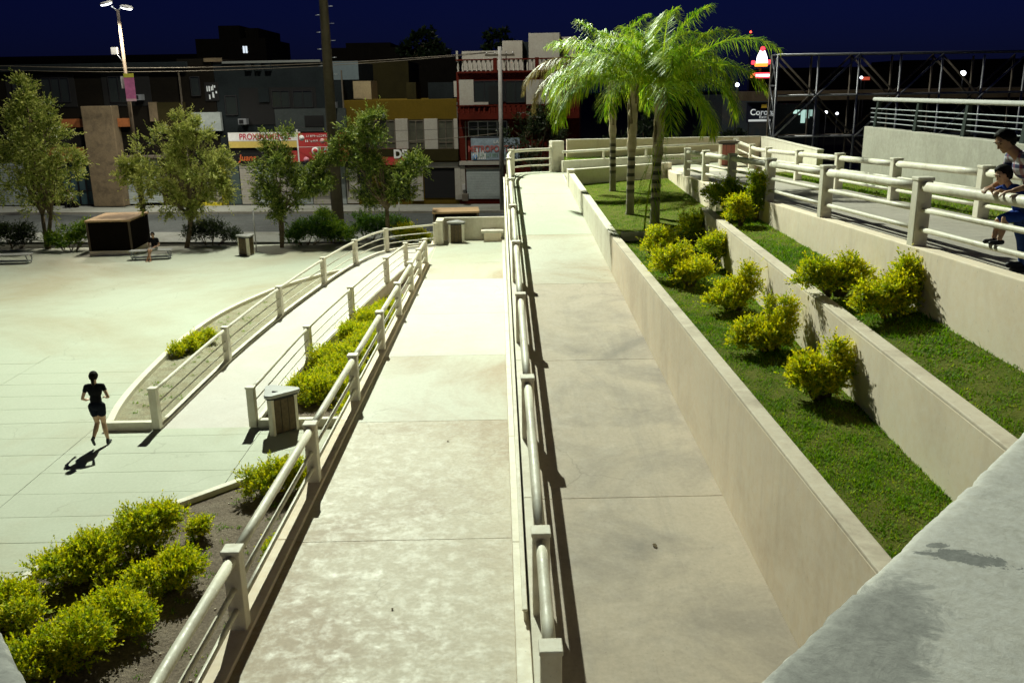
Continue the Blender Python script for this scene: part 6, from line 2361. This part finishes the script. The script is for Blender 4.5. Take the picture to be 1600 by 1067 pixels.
# right leg is planted slightly ahead, left leg trails with the heel lifted
kR, aR = V3((0.06, 0.10, 0.49)), V3((0.13, 0.02, 0.10))
kL, aL = V3((-0.06, 0.06, 0.50)), V3((-0.09, -0.22, 0.24))
pr += [('c', hipR, 0.098, hipR.lerp(kR, 0.42), 0.088, SH), ('c', hipL, 0.098, hipL.lerp(kL, 0.42), 0.088, SH),
       ('c', hipR.lerp(kR, 0.42), 0.076, kR, 0.052, SK), ('c', hipL.lerp(kL, 0.42), 0.076, kL, 0.052, SK),
       ('c', kR, 0.052, kR.lerp(aR, 0.35) + V3((0, -0.02, 0)), 0.055, SK), ('c', kR.lerp(aR, 0.35) + V3((0, -0.02, 0)), 0.055, aR, 0.034, SK),
       ('c', kL, 0.052, kL.lerp(aL, 0.35) + V3((0, -0.01, -0.02)), 0.055, SK), ('c', kL.lerp(aL, 0.35) + V3((0, -0.01, -0.02)), 0.055, aL, 0.034, SK)]
pr += [('c', aR + V3((0, -0.05, -0.055)), 0.036, aR + V3((0.01, 0.13, -0.065)), 0.030, SO), ('c', aR + V3((0, -0.02, 0.0)), 0.038, aR + V3((0, -0.04, -0.04)), 0.038, SO),
       ('c', aL + V3((0, -0.07, 0.0)), 0.036, aL + V3((0, 0.0, -0.15)), 0.030, SO), ('c', aL, 0.038, aL + V3((0, -0.05, -0.01)), 0.036, SO)]
# bent arms
eR, wR = V3((0.30, -0.10, 1.14)), V3((0.20, 0.10, 1.06))
eL, wL = V3((-0.27, -0.02, 1.10)), V3((-0.26, 0.17, 1.00))
pr += [('c', (0.175, 0.03, 1.36), 0.052, V3((0.175, 0.03, 1.36)).lerp(eR, 0.35), 0.05, TE), ('c', V3((0.175, 0.03, 1.36)).lerp(eR, 0.3), 0.042, eR, 0.034, SK), ('c', eR, 0.034, wR, 0.024, SK),
       ('c', (-0.175, 0.03, 1.36), 0.052, V3((-0.175, 0.03, 1.36)).lerp(eL, 0.35), 0.05, TE), ('c', V3((-0.175, 0.03, 1.36)).lerp(eL, 0.3), 0.042, eL, 0.034, SK), ('c', eL, 0.034, wL, 0.024, SK)]
hand(pr, wR, (-0.6, 0.5, 0.1), (0, 0, 1), SK, 0.95, 1.0, 1)
hand(pr, wL, (0.1, 0.7, 0.1), (0.3, 0, 1), SK, 0.95, 1.0, 1)
hc = V3((0, 0.065, 1.58))
fr_ = head(pr, hc, (0, 1, -0.05), (0, 0, 1), SK, 1.0)
fuse('body', pr, 0.011, [M_SKINP, M_TEE, M_SHORTN, M_SHOE], root, 4)
hairmesh(root, hc, fr_, 1.02, [('c', hc + V3((0, -0.10, 0.0)), 0.04, hc + V3((0.01, -0.13, -0.10)), 0.034, 0), ('c', hc + V3((0.01, -0.13, -0.10)), 0.034, hc + V3((0.02, -0.115, -0.23)), 0.012, 0)], low=-0.55)
eyes(root, hc, fr_)


def seated(label, loc, rz, top, bottom, skin, shoe, seat=0.45, cross=True, s=1.0, lean=0.0):
    root = thing('person', label, 'person', loc, rz)
    pr = []
    z = seat
    pr += [('e', (0, 0.0, z + 0.09), (0.165, 0.13, 0.11), None, 2), ('e', (0, 0.02 - lean * 0.1, z + 0.25), (0.14, 0.105, 0.15), None, 1),
           ('e', (0, 0.02 - lean * 0.2, z + 0.42), (0.175, 0.115, 0.16), None, 1), ('c', (-0.16, 0.02 - lean * 0.25, z + 0.52), 0.066, (0.16, 0.02 - lean * 0.25, z + 0.52), 0.066, 1),
           ('c', (0, 0.02 - lean * 0.26, z + 0.54), 0.055, (0, 0.0 - lean * 0.3, z + 0.63), 0.05, 0)]
    kx = 0.06 if cross else 0.14
    for s_ in (-1, 1):
        h_ = V3((s_ * 0.09, -0.02, z + 0.08)); k_ = V3((s_ * kx, -0.44, z + 0.06)); a_ = V3((-s_ * 0.08 if cross else s_ * 0.13, -0.62 if cross else -0.42, 0.09))
        pr += [('c', h_, 0.088, h_.lerp(k_, 0.75), 0.078, 2), ('c', h_.lerp(k_, 0.7), 0.06, k_, 0.053, 0 if cross else 2), ('c', k_, 0.053, k_.lerp(a_, 0.35), 0.055, 0 if cross else 2), ('c', k_.lerp(a_, 0.35), 0.055, a_, 0.036, 0 if cross else 2),
               ('c', a_ + V3((0, 0.04, -0.05)), 0.035, a_ + V3((0, -0.13, -0.055)), 0.03, 3)]
        sh = V3((s_ * 0.19, 0.02 - lean * 0.25, z + 0.51)); e_ = V3((s_ * 0.26, 0.0 - lean * 0.2, z + 0.24)); w_ = V3((s_ * 0.12, -0.2, z + 0.17))
        pr += [('c', sh, 0.055, sh.lerp(e_, 0.5), 0.05, 1), ('c', sh.lerp(e_, 0.45), 0.042, e_, 0.035, 0), ('c', e_, 0.035, w_, 0.025, 0)]
        hand(pr, w_, (-s_ * 0.3, -0.6, -0.1), (0, 0, 1), 0, 0.95, 0.7, s_)
    hc = V3((0, -0.02 - lean * 0.32, z + 0.74))
    f_ = head(pr, hc, (0.15, -1, -0.15), (0, 0, 1), 0)
    fuse('body', pr, 0.012, [skin, top, bottom, shoe], root, 4)
    hairmesh(root, hc, f_, 1.0)
    eyes(root, hc, f_)
    return root


seated('person in dark tee and grey shorts seated on the bench with crossed legs', (-16.35, 42.25, 0), R_(-8), M_TEE, M_GSHORT, M_SKIN, M_SKIN, 0.45)
q = FO + FU * (fac(113, 318, 0.8)[0]) + FN * 0.9
seated('small distant person in white shirt sitting before the dark arcade shop', (q.x, q.y, 0.12), FROT, M_WSHIRT, M_TEE, M_SKIN, M_SHOE, 0.42, False, lean=0.4)
st_ = MB().box((-0.4, -0.2, 0.0), (0.4, 0.22, 0.40)).build('step_block', M_DKBROWN, None, (q.x, q.y, 0.121), (0, 0, FROT))
tag(st_, 'dark block the distant white shirted person sits on', 'block')

# ---- man and boy at the upper railing (facing -X, over the lawns)
MP = at(1592, 420, 5.87, -0.042)
mz = z4(MP.y)
root = thing('person', 'man in checked shirt and blue jeans leaning over the boy at the upper railing', 'person', (MP.x, MP.y, mz), 0.0)
pr = []
SK, SHI, JE, SO = 0, 1, 2, 3
pr += [('e', (0.08, 0, 0.90), (0.13, 0.17, 0.13), None, JE), ('e', (0.04, 0, 1.04), (0.12, 0.16, 0.15), None, SHI), ('e', (-0.07, 0, 1.18), (0.135, 0.19, 0.16), None, SHI),
       ('c', (-0.15, -0.17, 1.27), 0.07, (-0.15, 0.17, 1.27), 0.07, SHI), ('c', (-0.20, 0, 1.30), 0.062, (-0.29, 0, 1.37), 0.056, SK)]
for s_ in (-1, 1):
    h_ = V3((0.08, s_ * 0.10, 0.88)); k_ = V3((0.02, s_ * 0.12, 0.47)); a_ = V3((0.07 + 0.05 * s_, s_ * 0.13, 0.09))
    pr += [('c', h_, 0.105, k_, 0.075, JE), ('c', k_, 0.075, k_.lerp(a_, 0.35) + V3((0.02, 0, 0)), 0.073, JE), ('c', k_.lerp(a_, 0.35) + V3((0.02, 0, 0)), 0.073, a_, 0.058, JE),
           ('c', a_ + V3((0.05, 0, -0.045)), 0.042, a_ + V3((-0.17, 0, -0.05)), 0.036, SO)]
    sh = V3((-0.15, s_ * 0.21, 1.25)); e_ = V3((-0.12, s_ * 0.29, 1.00)); w_ = V3((-0.30, s_ * 0.22, 0.93))
    pr += [('c', sh, 0.062, sh.lerp(e_, 0.55), 0.056, SHI), ('c', sh.lerp(e_, 0.5), 0.046, e_, 0.04, SK), ('c', e_, 0.04, w_, 0.028, SK)]
    hand(pr, w_, (-0.8, -s_ * 0.3, -0.2), (0, 0, 1), SK, 1.05, 0.7, -s_)
hc = V3((-0.35, 0, 1.46))
f_ = head(pr, hc, (-0.82, -0.16, -0.58), (-0.3, 0, 1), SK, 1.08)
fuse('body', pr, 0.009, [M_SKIN, M_CHECK, M_JEANS, M_SHOE], root, 4)
hairmesh(root, hc, f_, 1.07, low=-0.8)
eyes(root, hc, f_, 1.08)

BX = xw3(MP.y) + 0.11
root = thing('person', 'small boy in blue shirt and shorts standing on the lower rail, arms over the railing', 'person', (BX, MP.y + 0.16, mz), 0.0)
pr = []
zr = 0.27                                  # soles on the lowest pipe
s = 0.66
pr += [('e', (0.30, 0, 0.62), (0.095, 0.105, 0.09), None, 2), ('e', (0.26, 0, 0.74), (0.085, 0.10, 0.11), None, 1), ('e', (0.18, 0, 0.86), (0.09, 0.115, 0.10), None, 1),
       ('c', (0.14, -0.10, 0.92), 0.045, (0.14, 0.10, 0.92), 0.045, 1), ('c', (0.12, 0, 0.94), 0.036, (0.08, 0, 0.99), 0.034, 0)]
for s_ in (-1, 1):
    h_ = V3((0.28, s_ * 0.06, 0.61)); k_ = V3((0.08, s_ * 0.065, 0.56 - 0.02 * s_)); a_ = V3((0.05, s_ * 0.06, zr + 0.085))
    pr += [('c', h_, 0.068, h_.lerp(k_, 0.85), 0.058, 2), ('c', h_.lerp(k_, 0.8), 0.044, k_, 0.040, 0), ('c', k_, 0.040, k_.lerp(a_, 0.35) + V3((0.012, 0, 0)), 0.040, 0), ('c', k_.lerp(a_, 0.35) + V3((0.012, 0, 0)), 0.040, a_, 0.028, 0),
           ('c', a_ + V3((0.03, 0, -0.045)), 0.030, a_ + V3((-0.11, -0.02, -0.05)), 0.026, 3)]
    sh = V3((0.13, s_ * 0.125, 0.91)); e_ = V3((0.07, s_ * 0.19, 0.86)); w_ = V3((-0.07, s_ * 0.12 - 0.03, 0.905))
    pr += [('c', sh, 0.042, sh.lerp(e_, 0.7), 0.040, 1), ('c', sh.lerp(e_, 0.6), 0.030, e_, 0.028, 0), ('c', e_, 0.028, w_, 0.020, 0)]
    hand(pr, w_, (-0.9, -0.25, -0.15), (0, 0, 1), 0, 0.66, 0.8, -s_)
hc = V3((0.03, 0, 1.075))
f_ = head(pr, hc, (-0.85, -0.2, -0.42), (-0.2, 0, 1), 0, 0.93)
fuse('body', pr, 0.007, [M_SKINP, M_BLUE, M_BLUE, M_SHOE], root, 4)
hairmesh(root, hc, f_, 0.94, low=-0.8)
eyes(root, hc, f_, 0.93)
